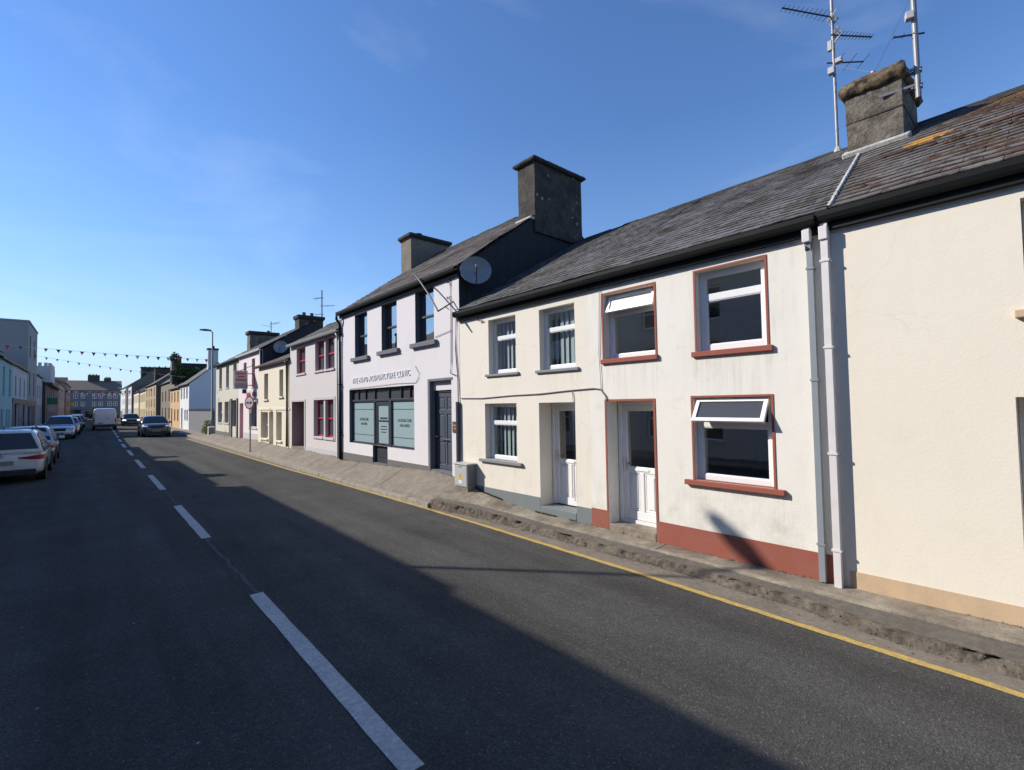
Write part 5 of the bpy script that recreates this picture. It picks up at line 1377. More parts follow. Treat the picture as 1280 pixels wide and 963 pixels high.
simple_house('grey brown building where the shaded side meets the end block', -3.6, -1, 118.2, 142, 7.0, -8, 9.2, 'left_brown', lw(118.2, 142, 6, ((5.1, 6.5), (2.9, 4.3), (.3, 2.3)), 1.1), group=LG, roofm='slate_brown', winm='palegrey')
mb = MB()
# ---- the building that closes the street: faces the camera, so it is built along x
t = thing('end_building', (.5, 158, 0), 'slate blue building with white windows closing the far end of the street', 'building')
YE = 156.0
wins = []
for cx in (-3.0, -1.7, .4, 1.6, 3.3, 4.4): wins += [(cx - .42, cx + .42, 4.9, 6.3), (cx - .42, cx + .42, 3.0, 4.2)]
tmp = MB(); wall_mb(tmp, 0, 1, -4.6, 5.4, -.3, 7.0, .3, wins)
mb = MB(); mb.v = [(y_, YE + x_, z_) for (x_, y_, z_) in tmp.v]; mb.f = tmp.f; mb.mi = tmp.mi
for x in (-4.6, 5.4): mb.quad((x, YE, -.3), (x, YE + 9, -.3), (x, YE + 9, 7), (x, YE + 4.5, 9.4), (x, YE, 7))
mb.build('wall', M['blue_grey'], t, fix=False)
mb = MB(); mb.quad((-4.9, YE - .3, 6.95), (5.7, YE - .3, 6.95), (5.7, YE + 4.5, 9.5), (-4.9, YE + 4.5, 9.5)); mb.quad((-4.9, YE + 9.3, 6.95), (5.7, YE + 9.3, 6.95), (5.7, YE + 4.5, 9.5), (-4.9, YE + 4.5, 9.5)); mb.tv = [.5, .5]
rf = mb.build('roof', M['slate_brown'], t, fix=False)
for (a, b) in ((-.9, 1.4), (2.2, 3.6)):
    c = MB(); c.box(a, b, YE + 4, YE + 5.2, 8.5, 10.9 if a < 0 else 10.2); ch = c.build('chimney', M['chim_dark'], rf)
    for k in range(3):
        c = MB(); c.lathe((a + .4 + .6 * k * (b - a) / 2.3, YE + 4.6, 10.85 if a < 0 else 10.15), (0, 0, 1), [(0, .13), (.35, .11), (.35, 0)], 10); c.build('chimney_pot', M['pot'], ch)
for (a, b, c, d) in wins:
    m1 = MB(); m1.box(a, b, YE + .1, YE + .16, c, c + .12); m1.box(a, b, YE + .1, YE + .16, d - .12, d); m1.box(a, a + .12, YE + .1, YE + .16, c, d); m1.box(b - .12, b, YE + .1, YE + .16, c, d); m1.box(a, b, YE + .1, YE + .16, (c + d) / 2 - .05, (c + d) / 2 + .05); m1.box((a + b) / 2 - .05, (a + b) / 2 + .05, YE + .1, YE + .16, c, d)
    wo_ = m1.build('window', M['upvc'], t); p = MB(); p.quad((a, YE + .15, c), (b, YE + .15, c), (b, YE + .15, d), (a, YE + .15, d)); p.build('pane', M['dglass'], wo_, fix=False)
mb = MB(); mb.box(-4.6, 5.4, YE - .12, YE - .003, 2.3, 2.8); mb.build('shop_fascia', M['clinic_dark'], t)
for a in (-4.2, -1.2, 1.8):
    mb = MB(); mb.box(a, a + 2.2, YE - .06, YE - .003, .4, 2.2); mb.build('shop_window', M['dglass'], t)
t = thing('yellow_shop_sign', (-3.4, 120, 3), 'small yellow hanging shop sign far down the shaded side', 'sign')
mb = MB(); mb.box(-3.6, -2.6, 119.9, 120.0, 2.9, 3.5); mb.build('board', M['warn'], t); mb = MB(); mb.bar((-3.7, 119.95, 3.4), (-2.6, 119.95, 3.55), .05); mb.build('bracket', M['darkmetal'], t)
t = thing('end_building', (-8, 165, 0), 'brown roofed building left of the slate blue end block', 'building')
mb = MB(); mb.box(-16, -4.7, 160, 168, -.3, 7.4); mb.build('wall', M['left_pink'], t)
mb = MB(); mb.quad((-16, 159.7, 7.35), (-4.65, 159.7, 7.35), (-4.65, 164, 10.4), (-16, 164, 10.4)); mb.quad((-16, 168.3, 7.35), (-4.65, 168.3, 7.35), (-4.65, 164, 10.4), (-16, 164, 10.4)); mb.tv = [.5, .5]; mb.build('roof', M['slate_brown'], t, fix=False)
for k in range(4):
    m1 = MB(); a = -9.5 + 1.3 * k; m1.box(a, a + .7, 159.94, 159.998, 4.6, 6.2); m1.build('window', M['dglass'], t)

# ================================================================== things on walls and roofs
def dish(label, c, r, aim, foot, name='satellite_dish'):
    t = thing(name, foot, label, 'satellite dish'); a = Vector(aim).normalized(); c = Vector(c)
    mb = MB(); prof = [(-.42 * r * (1 - (k / 8) ** 2), r * k / 8) for k in range(1, 9)]
    mb.lathe(c, a, [(-.42 * r, .001)] + prof, 36); mb.lathe(c, a, [(-.42 * r - .008, .001)] + [(h_ - .010, q + .003) for h_, q in prof] + [(0, r)], 36)
    mb.build('reflector', M['dish'], t, smooth=True, fix=False)
    u = a.orthogonal().normalized(); dn = Vector((0, 0, -1)) - a * Vector((0, 0, -1)).dot(a); dn.normalize()
    f = c + a * r * .95 + dn * r * .25
    mb = MB(); mb.tube([c + dn * r * .98, f], .012, 6); mb.build('feed_arm', M['darkmetal'], t)
    mb = MB(); mb.lathe(f, -a, [(-.05, .02), (-.05, .035), (.05, .03), (.06, 0)], 10); mb.build('receiver', M['palegrey'], t)
    mb = MB(); b = c - a * .3 * r; mb.tube([b, (foot[0], foot[1], b.z), foot], .022, 7); mb.build('wall_bracket', M['metal'], t)
    return t
dish('large grey satellite dish on the black clinic gable', (6.33, 8.38, 5.0), .345, (-.52, -.80, .28), (6.45, 8.70, 4.85))
dish('pale round satellite dish on the gable above the yellow cream house', (7.05, 25.55, 5.06), .33, (-.45, -.85, .28), (7.15, 25.8, 4.9))

def yagi(parent, c, d, L, n_el, el0, el1, refl=False, up=(0, 0, 1), name='aerial_boom', flip=1):
    c = Vector(c); d = Vector(d).normalized(); up = Vector(up); sdv = d.cross(up).normalized()
    mb = MB(); mb.bar(c - d * .12, c + d * L, .018, .018)
    for i in range(n_el):
        p = c + d * (L * (.10 + .88 * i / max(1, n_el - 1))); hl = (el0 + (el1 - el0) * i / max(1, n_el - 1)) / 2
        mb.tube([p - sdv * hl, p + sdv * hl], .005, 5)
    bo = mb.build(name, M['darkmetal'], parent)
    if refl:
        mb = MB()
        for s_ in (-1, 1):
            q = c + d * .03; tilt = (up * math.cos(R(35)) - d * math.sin(R(35))) if s_ > 0 else (-up * math.cos(R(35)) - d * math.sin(R(35)))
            for k in range(6): mb.bar(q + tilt * (.02 + .022 * k) - sdv * .085, q + tilt * (.02 + .022 * k) + sdv * .085, .016, .006)
            for e in (-.08, .08): mb.bar(q + sdv * e, q + tilt * .15 + sdv * e, .012, .008)
        mb.build('reflector', M['palegrey'], bo)
    return bo
t = thing('television_aerial', (10.12, 2.5, 6.5), 'slim television aerial mast with three booms standing on the slate ridge', 'aerial')
mb = MB(); mx_, my_ = 10.12, 2.49
mb.tube([(mx_, my_, 6.5), (mx_, my_, 9.35)], .026, 10)
for z in (6.9, 7.3, 7.75, 8.4, 8.9, 7.6, 8.1): mb.tube([(mx_, my_, z), (mx_, my_, z + .025)], .030, 8)
mb.build('mast', M['metal'], t)
mb = MB(); mb.lathe((mx_, my_, 6.48), (0, 0, 1), [(0, .09), (.06, .06), (.12, .03)], 10); mb.build('mast_foot', M['mortar'], t)
yagi(t, (mx_, my_, 9.02), (-.75, .60, .16), .95, 11, .26, .16, True)
yagi(t, (mx_ - .02, my_ - .08, 8.62), (.62, -.55, -.06), .62, 10, .22, .14, True)
yagi(t, (mx_, my_, 8.16), (.55, -.62, -.05), .5, 3, .5, .4)
mb = MB(); mb.obox((mx_, my_ - .08, 8.16), Matrix.Identity(3), .05, .05, .04); mb.obox((mx_ - .05, my_ + .03, 8.0), Matrix.Identity(3), .05, .05, .06); mb.obox((mx_ + .0, my_ + .05, 8.5), Matrix.Identity(3), .035, .035, .09); mb.build('junction_box', M['palegrey'], t, bevel=.008)
mb = MB(); mb.tube([(mx_ + .02, my_, 8.9), (mx_ + .035, my_ + .01, 8.2), (mx_ + .03, my_, 7.2), (mx_ + .03, my_, 6.6)], .007, 5); mb.build('cable', M['cable'], t)
t = thing('television_aerial', (8.98, 1.2, 6.4), 'thick galvanised aerial pole clamped to the near side of the mossy chimney', 'aerial')
mb = MB(); mb.tube([(8.97, 1.19, 6.38), (8.97, 1.2, 8.6)], .036, 12); mb.build('mast', M['metal'], t)
for z in (6.56, 6.80):
    mb = MB(); mb.bar((8.86, 1.62, z), (8.97, 1.16, z + .02), .02, .035); mb.bar((9.06, 1.345, z), (9.0, 1.14, z + .02), .02, .03); mb.tube([(8.93, 1.15, z - .03), (9.02, 1.15, z - .03), (9.02, 1.25, z - .03), (8.92, 1.25, z - .03)], .012, 6); mb.build('bracket', M['metal'], t)
yagi(t, (8.97, 1.2, 7.33), (-.35, .6, .05), .26, 3, .1, .1); yagi(t, (8.97, 1.2, 8.2), (.4, -.5, .05), .5, 4, .3, .3)
mb = MB(); mb.obox((8.92, 1.24, 7.6), Matrix.Rotation(.3, 3, 'Z'), .05, .05, .055); mb.build('junction_box', M['palegrey'], t, bevel=.01)
mb = MB(); mb.tube([(8.97, 1.2, 7.95), (9.3, 1.75, 7.2)], .004, 4); mb.tube([(9.3, 1.75, 7.2), (mx_, my_, 8.1)], .004, 4); mb.build('stay_wire', M['metal'], t)
t = thing('television_aerial', (8.5, 25.9, 6.8), 'thin television aerial beside the sooty chimney on pink grey roof', 'aerial')
mb = MB(); mb.tube([(9.25, 26.0, 6.2), (9.25, 26.0, 8.3)], .03, 7); mb.build('mast', M['darkmetal'], t)
yagi(t, (9.25, 26.0, 7.45), (.7, -.7, 0), .7, 5, .5, .4); yagi(t, (9.25, 26.0, 7.9), (-.3, .8, 0), .6, 6, .4, .3); yagi(t, (9.25, 26, 7.0), (-.5, .6, .0), .4, 4, .3, .3)
t = thing('television_aerial', (9.4, 37, 7.3), 'small spiky television aerial on the far grey chimney of the row', 'aerial')
mb = MB(); mb.tube([(9.6, 37.1, 7.3), (9.6, 37.1, 8.2)], .025, 6); mb.build('mast', M['darkmetal'], t); yagi(t, (9.6, 37.1, 8.0), (.5, -.7, .1), .7, 6, .6, .5); yagi(t, (9.6, 37.1, 7.8), (-.6, .5, .2), .6, 4, .5, .4)

# electricity cabinet on the footpath
t = thing('utility_cabinet', (5.95, 8.37, .25), 'grey electricity cabinet with yellow warning triangle by the cream house corner', 'cabinet')
bx0, bx1, by0, by1, bz0, bz1 = 5.85, 6.08, 8.14, 8.60, .27, .80
mb = MB(); mb.box(bx0, bx1, by0, by1, bz0 + .05, bz1 - .03); mb.build('body', M['box_grey'], t, bevel=.012)
mb = MB(); mb.box(bx0 - .02, bx1 + .01, by0 - .02, by1 + .02, bz1 - .028, bz1 + .005); mb.build('lid', M['box_grey'], t, bevel=.01)
mb = MB(); mb.box(bx0 + .02, bx1, by0 + .015, by1 - .015, .15, bz0 + .05); mb.build('base', M['pave_far'], t)
mb = MB(); mb.box(bx0 + .01, bx1 - .005, by0 - .006, by0 - .001, bz0 + .06, bz1 - .035); mb.build('shaded_side', M['box_dark'], t)  # shade on the cabinet's near side, painted as a darker sheet
mb = MB(); x = bx0 - .006; mb.box(x, bx0 - .001, by0 + .02, by1 - .02, bz0 + .08, bz1 - .05); door = mb.build('door', M['box_grey'], t, bevel=.004)
cy = (by0 + by1) / 2 + .01; mb = MB(); x -= .003
mb.quad((x, cy - .075, .47), (x, cy + .075, .47), (x, cy, .61)); mb.build('warning_triangle', M['warn'], door, fix=False)
mb = MB(); mb.quad((x - .001, cy - .014, .495), (x - .001, cy + .006, .53), (x - .001, cy - .012, .53), (x - .001, cy + .010, .57), (x - .001, cy + .016, .535), (x - .001, cy + .002, .535)); mb.build('lightning_symbol', M['lettering'], door, fix=False)
mb = MB(); mb.quad((x, cy - .07, .385), (x, cy + .06, .385), (x, cy + .06, .46), (x, cy - .07, .46)); mb.build('label_plate', M['sign_white'], door, fix=False)
mb = MB(); mb.box(x, bx0 - .002, cy - .06, cy + .05, .72, .745); mb.build('vent_slot', M['box_dark'], door)

# street lamp and road sign
def lamp(label, x, y, h_, arm, zb, headm='lampmetal'):
    t = thing('street_lamp', (x, y, zb), label, 'street lamp', None)
    mb = MB(); mb.tube([(x, y, zb - .2), (x, y, 1.3), (x, y, 1.32), (x, y, h_)], [.085, .085, .06, .042], 10); mb.build('pole', M['lampmetal'], t, smooth=True)
    mb = MB(); mb.tube([(x, y, h_ - .05), (x + arm * .3, y, h_ + .03), (x + arm, y, h_ + .1)], .032, 8); mb.build('arm', M['metal'], t)
    q = MB(); s_ = 1 if arm > 0 else -1
    q.loft([[(x + arm - s_ * .1, y - .07, h_ + .06), (x + arm - s_ * .1, y + .07, h_ + .06), (x + arm - s_ * .1, y + .05, h_ + .16), (x + arm - s_ * .1, y - .05, h_ + .16)],
            [(x + arm + s_ * .25, y - .15, h_ + .05), (x + arm + s_ * .25, y + .15, h_ + .05), (x + arm + s_ * .25, y + .12, h_ + .19), (x + arm + s_ * .25, y - .12, h_ + .19)],
            [(x + arm + s_ * .6, y - .10, h_ + .07), (x + arm + s_ * .6, y + .10, h_ + .07), (x + arm + s_ * .6, y + .07, h_ + .15), (x + arm + s_ * .6, y - .07, h_ + .15)]])
    hd = q.build('lantern', M[headm], t, bevel=.01)
    return t
lamp('tall grey street lamp standing by the end of grey fence', 6.38, 39.5, 7.45, -.18, .25)
t = thing('pole_base_box', (6.2, 39.35, .3), 'small white concrete block at the foot of the tall lamp', 'concrete block')
mb = MB(); mb.box(6.10, 6.5, 39.05, 39.38, .15, .78); mb.build('block', M['sign_white'], t, bevel=.03); mb = MB(); mb.box(6.12, 6.48, 39.03, 39.049, .2, .7); mb.build('side_plate', M['box_dark'], t)
lamp('street lamp on the shaded footpath whose shadow crosses the road', -3.05, 12.15, 8.5, .12, .03)
t = thing('road_sign', (5.42, 24.3, .1), 'round red ringed no overtaking sign on a thin grey pole', 'road sign')
mb = MB(); mb.tube([(5.42, 24.3, 0), (5.42, 24.3, 2.65)], .03, 8); mb.build('pole', M['metal'], t)
nv = Vector((-.90, -.42, 0)).normalized(); c = Vector((5.37, 24.24, 2.27))
mb = MB(); mb.lathe(c, nv, [(-.01, 0), (-.01, .30), (.006, .30), (.006, .235)], 28); mb.build('red_ring', M['sign_red'], t)
mb = MB(); mb.lathe(c, nv, [(.003, .245), (.008, .235), (.008, 0)], 28); fc = mb.build('sign_face', M['sign_white'], t)
u = Vector((-nv.y, nv.x, 0)); u = -u if u.x < 0 else u
for s_, m_ in ((-.10, 'sign_red'), (.09, 'lettering')):
    mb = MB(); q = c + nv * .010 + u * s_; z = Vector((0, 0, 1))
    mb.quad(*[q + u * a + z * b for a, b in ((-.08, -.05), (.08, -.05), (.08, .02), (.05, .02), (.035, .065), (-.035, .065), (-.05, .02), (-.08, .02))]); mb.build('car_symbol', M[m_], fc, fix=False)
mb = MB(); mb.box(5.35, 5.45, 24.24, 24.262, 1.8, 2.05); mb.build('small_plate', M['sign_white'], t)
t = thing('projecting_sign', (6.3, 27.65, 3.5), 'mauve projecting board with dark red lettering on the pinkish shop wall', 'sign')
mb = MB(); mb.box(5.42, 6.03, 27.60, 27.70, 3.02, 3.95); bd = mb.build('board', M['sign_mauve'], t)
mb = MB(); mb.bar((6.3, 27.65, 3.8), (6.02, 27.65, 3.8), .04); mb.bar((6.3, 27.65, 3.2), (6.02, 27.65, 3.2), .04); mb.bar((5.7, 27.65, 3.95), (6.3, 27.65, 4.25), .03); mb.build('bracket', M['darkmetal'], t)
for zz, ww in ((3.76, .46), (3.60, .28), (3.43, .44)):
    mb = MB(); k = 5.725 - ww / 2
    while k < 5.725 + ww / 2: mb.box(k, k + .034, 27.592, 27.599, zz, zz + .085); k += .046
    mb.build('lettering', M['sign_red'], bd)
mb = MB(); mb.box(5.42, 6.03, 27.592, 27.5995, 3.02, 3.30); mb.build('lower_panel', M['sign_mauve2'], bd)
mb = MB(); mb.box(5.80, 5.98, 27.60, 27.7, 2.78, 3.0); mb.build('lantern', M['shop_dark'], t)

# bunting
BG = 'strings of bunting over the street'
def bunting(label, p0, p1, sag, n_, size, cols, skip=()):
    t = thing('bunting', p0, label, 'bunting', BG); p0 = Vector(p0); p1 = Vector(p1)
    def P(s_): q = p0.lerp(p1, s_); q.z -= sag * 4 * s_ * (1 - s_); return q
    mb = MB(); mb.tube([P(i / 24) for i in range(25)], .007, 4); mb.build('cord', M['sign_white'], t)
    rn = random.Random(int(p0.y))
    for i in range(n_):
        s_ = (i + .4) / n_; q = P(s_); d = (P(s_ + .01) - P(s_ - .01)).normalized(); sw = rn.uniform(-.5, .5); sz = size * rn.uniform(.85, 1.1)
        dn = Vector((.15 * sw, sw, -1)).normalized(); nn_ = d.cross(dn).normalized() * .004
        a, b, c = q - d * sz * .5, q + d * sz * .5, q + dn * sz * 1.15
        mb = MB(); mb.loft([[a - nn_, b - nn_, c - nn_], [a + nn_, b + nn_, c + nn_]]); mb.build('flag', M[cols[i % len(cols)]], t)
bunting('nearest bunting string, ending at the tall street lamp', (-4.0, 40.6, 5.98), (6.36, 39.55, 5.50), .10, 19, .21, ['flag_red', 'flag_green', 'flag_white'])
bunting('second bunting string, ending over the white house gable', (-4.0, 58.0, 6.9), (6.5, 53.0, 4.95), .12, 15, .20, ['flag_red', 'flag_white', 'flag_green'])
bunting('third bunting string, beyond the white van', (-3.7, 88.0, 4.9), (6.5, 84.0, 4.9), .35, 22, .30, ['flag_red', 'flag_white', 'flag_green'])
bunting('farthest bunting string, before the slate blue end block', (-3.7, 118.0, 5.7), (6.0, 126.0, 5.6), .5, 24, .36, ['flag_red', 'flag_white'])

# ================================================================== vehicles
def car(name, label, cat, loc, rotz, L, W, Hh, paintm, hood=.62, belt=.60, style='estate', lit=False, group=None, ride=.20, wheel_r=.33, rails=False, drl=False):
    t = thing(name, loc, label, cat, group); t.rotation_euler = (0, 0, 0)
    hw = W / 2
    T = Matrix.Translation(Vector(loc)) @ Matrix.Rotation(rotz, 4, 'Z')
    def build(mb, nm, mat, par, **kw):
        mb.v = [tuple(T @ Vector(v)) for v in mb.v]
        return mb.build(nm, mat, par, **kw)
    zb_ = belt * Hh; zh = hood * Hh
    Y = lambda f: -L / 2 + f * L
    st = [(0.0, .80, ride + .22, zb_ - .16), (.008, .90, ride + .12, zb_ - .08), (.04, .965, ride + .04, zb_ - .01), (.16, 1.0, ride, zb_ + .01), (.35, 1.0, ride, zb_), (.55, 1.0, ride, zb_ - .01), (.70, .99, ride, zb_ - .02),
          (.82, .98, ride, zh - .03), (.92, .945, ride + .02, zh - .10), (.965, .88, ride + .04, zh - .18), (.99, .80, ride + .08, zh - .30), (1.0, .70, ride + .16, zh - .40)]
    rings = []
    for (f, w_, zl, zt) in st:
        x = hw * w_; y = Y(f); d = zt - zl
        half = [(0, zl), (x * .80, zl), (x * .955, zl + .05), (x * .985, zl + d * .25), (x, zl + d * .52), (x * .985, zl + d * .76), (x * .955, zl + d * .92), (x * .88, zt), (x * .45, zt + .015), (0, zt + .02)]
        rings.append([(p, y, q) for p, q in half] + [(-p, y, q) for p, q in half[-2:0:-1]])
    mb = MB(); mb.loft(rings); build(mb, 'body', M[paintm], t, smooth=True, subsurf=1)
    # cabin
    wb, wr = hw * .945, hw * .70; zt = Hh - .02
    if style == 'hatch': rear = [(.03, .04), (.06, .5), (.11, .9), (.16, .98)]
    else: rear = [(.008, .02), (.025, .5), (.05, .88), (.09, .985)]
    cs = rear + [(.25, 1.0), (.40, 1.0), (.50, .975), (.545, .90), (.62, .50), (.715, .015)]
    def wat(z): return wb + (wr - wb) * (z - zb_) / (Hh - zb_)
    rings = []
    for (f, k) in cs:
        zr_ = zb_ + (zt - zb_) * k; y = Y(f); e = min(.07, (zr_ - zb_) * .5)
        half = [(wat(zb_ - .06), zb_ - .06), (wat(zb_ + (zr_ - e - zb_) * .5), zb_ + (zr_ - e - zb_) * .5), (wat(zr_ - e), zr_ - e), (wat(zr_) - .06, zr_ - .008), (wat(zr_) * .5, zr_ + .018), (0, zr_ + .024)]
        rings.append([(p, y, q) for p, q in half] + [(-p, y, q) for p, q in half[-2::-1]])
    mb = MB(); mb.loft(rings, closed=True); build(mb, 'cabin', M[paintm], t, smooth=True)
    # glass
    def face(fa, ka, fb, kb, off, ins=.07):
        za, zb2 = zb_ + (zt - zb_) * ka, zb_ + (zt - zb_) * kb
        ya, yb = Y(fa), Y(fb); d = Vector((0, yb - ya, zb2 - za)); nrm = Vector((0, -d.z, d.y)).normalized()
        if nrm.z < 0: nrm = -nrm
        o = nrm * off
        wa, wb2 = wat(za) - ins, wat(zb2) - ins - .02
        mb = MB(); N = 6; pts = []
        for k in range(N + 1):
            s_ = k / N * 2 - 1; bow = .02 * (1 - s_ * s_)
            pts.append((Vector((wa * s_, ya, za)) + o + nrm * bow, Vector((wb2 * s_, yb, zb2)) + o + nrm * bow))
        for p, q in zip(pts, pts[1:]): mb.quad(p[0], q[0], q[1], p[1])
        return mb
    build(face(.705, .06, .548, .89, .018), 'windscreen', M['carglass'], t, smooth=True, merge=True)
    if style == 'hatch': build(face(.032, .10, .108, .88, .02), 'rear_window', M['carglass'], t, smooth=True, merge=True)
    else: build(face(.010, .10, .048, .86, .02), 'rear_window', M['carglass'], t, smooth=True, merge=True)
    def zz(k): return zb_ + (zt - zb_) * k
    for s_ in (-1, 1):
        fr0 = .13 if style == 'hatch' else .09
        for (pts) in ([(fr0 + .015, .12), (.30, .08), (.30, .86), (fr0 + .04, .84)], [(.315, .08), (.475, .06), (.475, .87), (.315, .86)], [(.49, .06), (.665, .06), (.555, .80), (.49, .87)]):
            mb = MB(); mb.quad(*[(s_ * (wat(zz(k)) + .010), Y(f), zz(k)) for f, k in pts]); build(mb, 'side_window', M['carglass'], t, fix=False)
        mb = MB(); mb.obox((s_ * (hw + .07), Y(.655), zb_ + .06), Matrix.Identity(3), .10, .06, .07); build(mb, 'wing_mirror', M[paintm], t, bevel=.03)
    # wheels, arches
    for f in (.185, .815):
        for s_ in (-1, 1):
            mb = MB(); mb.lathe((s_ * (hw - .235), Y(f), wheel_r), (s_, 0, 0), [(0, wheel_r * .62), (.0, wheel_r * .94), (.03, wheel_r), (.19, wheel_r), (.215, wheel_r * .94), (.215, wheel_r * .64), (.19, wheel_r * .62)], 24)
            wh_ = build(mb, 'wheel', M['tyre'], t, smooth=False)
            mb = MB(); mb.lathe((s_ * (hw - .235), Y(f), wheel_r), (s_, 0, 0), [(.195, wheel_r * .64), (.205, wheel_r * .55), (.19, wheel_r * .25), (.20, wheel_r * .12), (.20, 0)], 20); build(mb, 'rim', M['metal'], wh_)
            mb = MB(); N = 18; xx = s_ * (hw * .99 + .012)
            prev = None
            for k in range(N + 1):
                a = PI * k / N; r0, r1 = wheel_r * 1.02, wheel_r * 1.16
                q = ((xx, Y(f) + math.cos(a) * r0, wheel_r + math.sin(a) * r0), (xx, Y(f) + math.cos(a) * r1, wheel_r + math.sin(a) * r1), (xx - s_ * .10, Y(f) + math.cos(a) * r1, wheel_r + math.sin(a) * r1), (xx - s_ * .10, Y(f) + math.cos(a) * r0, wheel_r + math.sin(a) * r0))
                if prev:
                    for i in range(4): mb.quad(prev[i], prev[(i + 1) % 4], q[(i + 1) % 4], q[i])
                prev = q
            build(mb, 'wheel_arch', M['trim'], t)
            mb = MB(); mb.disc((s_ * (hw * .975 + .012), Y(f), wheel_r), (s_, 0, 0), wheel_r * 1.04, 24); pass
            build(mb, 'wheel_well', M['trim'], t, fix=False)
    # lights, plates, bumpers
    for s_ in (-1, 1):
        mb = MB(); zt_ = zb_ - .20; yb = -L / 2
        def pr(x, z, o=.0):
            # rear surface y for a given half width
            a = abs(x) / hw; return yb + (.012 if a < .80 else .012 + (a - .80) * .55 * L * .16) - .012 - o
        pts = [(s_ * x, pr(x, 0) - .012) for x in (hw * .38, hw * .6, hw * .78, hw * .88, hw * .95, hw * 1.0)]
        zl = [zt_ - .005, zt_ - .03, zt_ - .05, zt_ - .055, zt_ - .05, zt_ - .03]; zu = [zt_ + .035, zt_ + .05, zt_ + .075, zt_ + .085, zt_ + .09, zt_ + .08]
        yoff = [0, .0, .004, .03, .10, .22]
        P = [(p[0], yb - .016 + yo) for p, yo in zip(pts, yoff)]
        for i in range(5):
            mb.quad((P[i][0], P[i][1], zl[i]), (P[i + 1][0], P[i + 1][1], zl[i + 1]), (P[i + 1][0], P[i + 1][1], zu[i + 1]), (P[i][0], P[i][1], zu[i]))
            mb.quad((P[i][0], P[i][1], zu[i]), (P[i + 1][0], P[i + 1][1], zu[i + 1]), (P[i + 1][0], P[i + 1][1] + .08, zu[i + 1]), (P[i][0], P[i][1] + .08, zu[i]))
        build(mb, 'tail_light', M['tail'], t)
        mb = MB(); yf = L / 2
        hp = [(hw * .60, .004), (hw * .74, -.045), (hw * .86, -.13), (hw * .945, -.30)]
        zc = zh - .23
        for (a, b) in zip(hp, hp[1:]):
            mb.quad((s_ * a[0], yf + a[1] + .012, zc - .05), (s_ * b[0], yf + b[1] + .012, zc - .04), (s_ * b[0], yf + b[1] - .03, zc + .06), (s_ * a[0], yf + a[1] - .03, zc + .03))
        build(mb, 'headlight', M['head_lit'] if lit else (M['head_drl'] if drl else M['head']), t, merge=True)
    mb = MB(); mb.box(-.26, .26, -L / 2 - .022, -L / 2 + .1, zb_ - .38, zb_ - .26); build(mb, 'number_plate', M['plate'], t)
    mb = MB(); mb.box(-.26, .26, L / 2 - .05, L / 2 + .025, ride + .22, ride + .33); build(mb, 'number_plate', M['plate'], t)
    mb = MB(); mb.box(-hw * .80, hw * .80, -L / 2 - .018, -L / 2 + .15, ride + .02, ride + .22); build(mb, 'rear_bumper', M['trim'], t, bevel=.04)
    mb = MB(); mb.box(-hw * .74, hw * .74, L / 2 - .2, L / 2 + .012, ride + .0, ride + .20); mb.box(-hw * .42, hw * .42, L / 2 - .2, L / 2 + .010, zh - .42, zh - .20); build(mb, 'grille', M['trim'], t, bevel=.02)
    mb = MB(); mb.lathe((0, -L / 2 - .005, zb_ - .12), (0, -1, 0), [(0, .05), (.012, .05), (.012, 0)], 16); build(mb, 'badge', M['chrome'], t)
    if rails:
        for s_ in (-1, 1):
            mb = MB(); x = s_ * (wr - .05); mb.tube([(x, Y(.12), Hh - .02), (x, Y(.15), Hh + .05), (x, Y(.46), Hh + .05), (x, Y(.5), Hh - .03)], .018, 6); build(mb, 'roof_rail', M['trim'], t)
    mb = MB(); mb.bar((0, Y(.12), Hh), (0, Y(.10), Hh + .13), .015); build(mb, 'aerial', M['trim'], t)
    return t
PG = 'cars parked along the shaded kerb'
def gz(x): return zr(x)
car('parked_car', 'white estate car with long red tail lights, nearest in the parked line', 'car', (-1.94, 22.2, gz(-2)), 0, 4.5, 1.82, 1.56, 'car_white', style='estate', group=PG, rails=True)
car('parked_car', 'silver hatchback parked directly ahead of the white estate', 'car', (-1.93, 27.9, gz(-2)), 0, 4.1, 1.76, 1.52, 'car_silver', style='hatch', group=PG)
car('parked_car', 'pale blue people carrier parked nose towards the silver hatchback', 'car', (-1.80, 49.9, gz(-2)), PI, 4.5, 1.84, 1.72, 'car_pale', style='estate', group=PG, hood=.60)
car('parked_car', 'small silver car parked behind the pale blue people carrier', 'car', (-1.60, 57.2, gz(-2)), PI, 4.2, 1.76, 1.55, 'car_silver', style='hatch', group=PG)
car('parked_car', 'dark blue grey car parked beyond the small silver car', 'car', (-1.55, 66.5, gz(-2)), PI, 4.4, 1.78, 1.62, 'car_dark', style='hatch', group=PG)
car('parked_car', 'black estate car parked in line before the far end block', 'car', (-1.5, 77.0, gz(-2)), 0, 4.5, 1.8, 1.6, 'car_black', style='estate', group=PG)
car('parked_car', 'white car parked farthest along the shaded kerb', 'car', (-1.6, 88.0, gz(-2)), PI, 4.4, 1.8, 1.6, 'car_white', style='hatch', group=PG)
car('oncoming_car', 'charcoal crossover driving towards the camera on the sunny side', 'car', (3.62, 46.3, gz(3.6)), PI, 4.3, 1.80, 1.56, 'car_dark', style='hatch', hood=.68, belt=.64, drl=True)
car('oncoming_car', 'black car with bright headlamps following the charcoal crossover', 'car', (3.75, 78.8, gz(3.7)), PI, 4.3, 1.84, 1.55, 'car_black', style='hatch', lit=True, hood=.64)

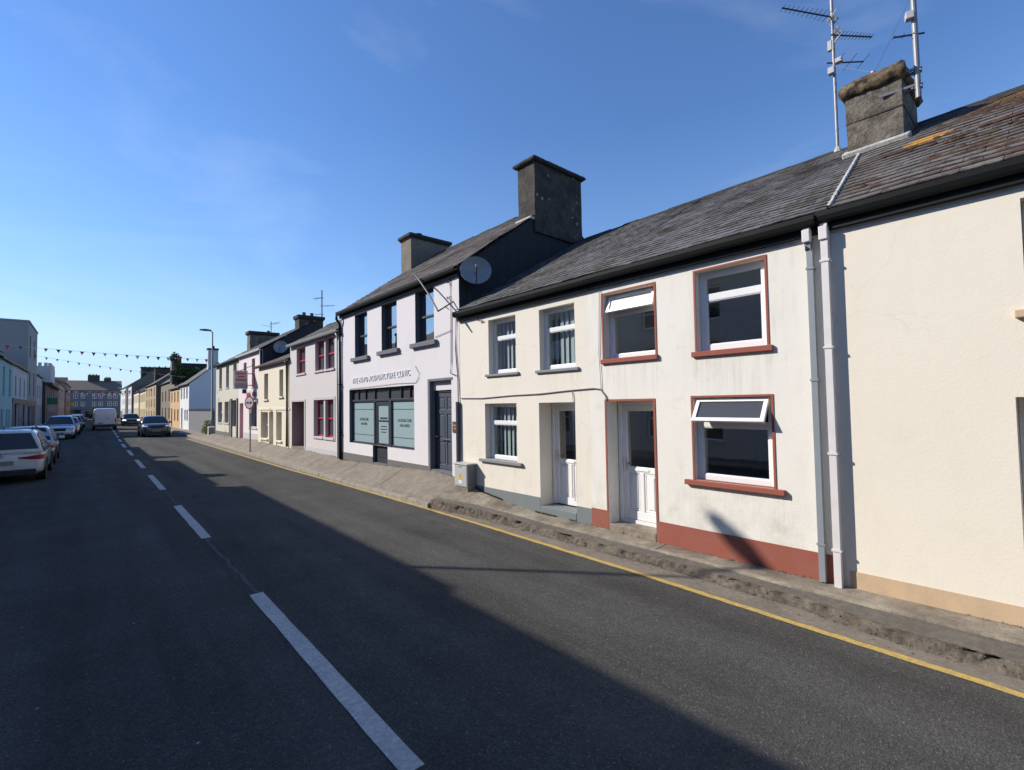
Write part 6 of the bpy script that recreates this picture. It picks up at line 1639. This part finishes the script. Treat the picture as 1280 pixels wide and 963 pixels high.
# white panel van going away
vx, vy = 1.0, 66.8
t = thing('panel_van', (vx, vy, gz(vx)), 'white panel van driving away down the middle of the street', 'van')
L, W_, Hv = 5.0, 1.92, 2.22; hw = W_ / 2; z0 = gz(vx)
rings = []
for (f, w_, zl, zt) in ((0, .90, .5, 2.06), (.01, .965, .38, 2.18), (.05, 1, .32, 2.22), (.5, 1, .3, 2.24), (.70, 1, .3, 2.2), (.76, .98, .3, 2.0), (.86, .97, .3, 1.25), (.95, .92, .34, 1.05), (1, .78, .45, .8)):
    y = vy - L / 2 + f * L; x = hw * w_; d = zt - zl
    tw = x * (.90 if zt > 1.9 else .95)
    half = [(0, zl), (x * .85, zl), (x * .97, zl + .06), (x, zl + d * .3), (x, zl + d * .55), (tw + (x - tw) * .35, zl + d * .86), (tw * .96, zt - .05), (tw * .84, zt), (0, zt + .02)]
    rings.append([(vx + p, y, z0 + q) for p, q in half] + [(vx - p, y, z0 + q) for p, q in half[-2:0:-1]])
mb = MB(); mb.loft(rings); mb.build('body', M['van_white'], t, smooth=True, subsurf=1)
yr = vy - L / 2 - .012
mb = MB(); mb.box(vx - hw * .88, vx + hw * .88, yr - .03, yr + .2, z0 + .32, z0 + .58); mb.build('rear_bumper', M['trim'], t, bevel=.03)
for s_ in (-1, 1):
    mb = MB(); a, b = vx + s_ * .015, vx + s_ * hw * .80; mb.box(a, b, yr - .008, yr + .03, z0 + .62, z0 + 2.02); dr = mb.build('rear_door', M['van_white'], t, bevel=.02)
    mb = MB(); mb.box(vx + s_ * hw * .84, vx + s_ * hw * .93, yr - .012, yr + .06, z0 + .75, z0 + 1.25); mb.build('tail_light', M['tail'], t)
    mb = MB(); mb.box(vx + s_ * .82, vx + s_ * .62, vy + L * .28, vy + L * .30, z0 + 1.2, z0 + 1.5); mb.obox((vx + s_ * (hw + .14), vy + L * .26, z0 + 1.3), Matrix.Identity(3), .12, .06, .16); mb.build('wing_mirror', M['trim'], t, bevel=.03)
    for f in (.2, .82):
        wy = vy - L / 2 + f * L
        mb = MB(); mb.lathe((vx + s_ * (hw - .24), wy, z0 + .34), (s_, 0, 0), [(0, .2), (0, .32), (.03, .34), (.2, .34), (.225, .32), (.225, .2)], 22); wv = mb.build('wheel', M['tyre'], t)
        mb = MB(); mb.disc((vx + s_ * (hw - .02), wy, z0 + .34), (s_, 0, 0), .2, 20); mb.build('rim', M['metal'], wv, fix=False)
        mb = MB(); mb.disc((vx + s_ * (hw + .003), wy, z0 + .36), (s_, 0, 0), .39, 24); mb.build('wheel_well', M['trim'], t, fix=False)
mb = MB(); mb.box(vx - .55, vx - .15, yr - .016, yr - .009, z0 + .66, z0 + .78); mb.build('number_plate', M['plate'], t)
mb = MB(); mb.lathe((vx + .25, yr - .010, z0 + 1.18), (0, -1, 0), [(0, .07), (.01, .07), (.01, 0)], 14); mb.build('badge', M['box_dark'], t)
mb = MB(); mb.quad((vx - hw * .78, vy + L * .255, z0 + 1.95), (vx + hw * .78, vy + L * .255, z0 + 1.95), (vx + hw * .82, vy + L * .36, z0 + 1.3), (vx - hw * .82, vy + L * .36, z0 + 1.3)); mb.build('windscreen', M['carglass'], t, fix=False)
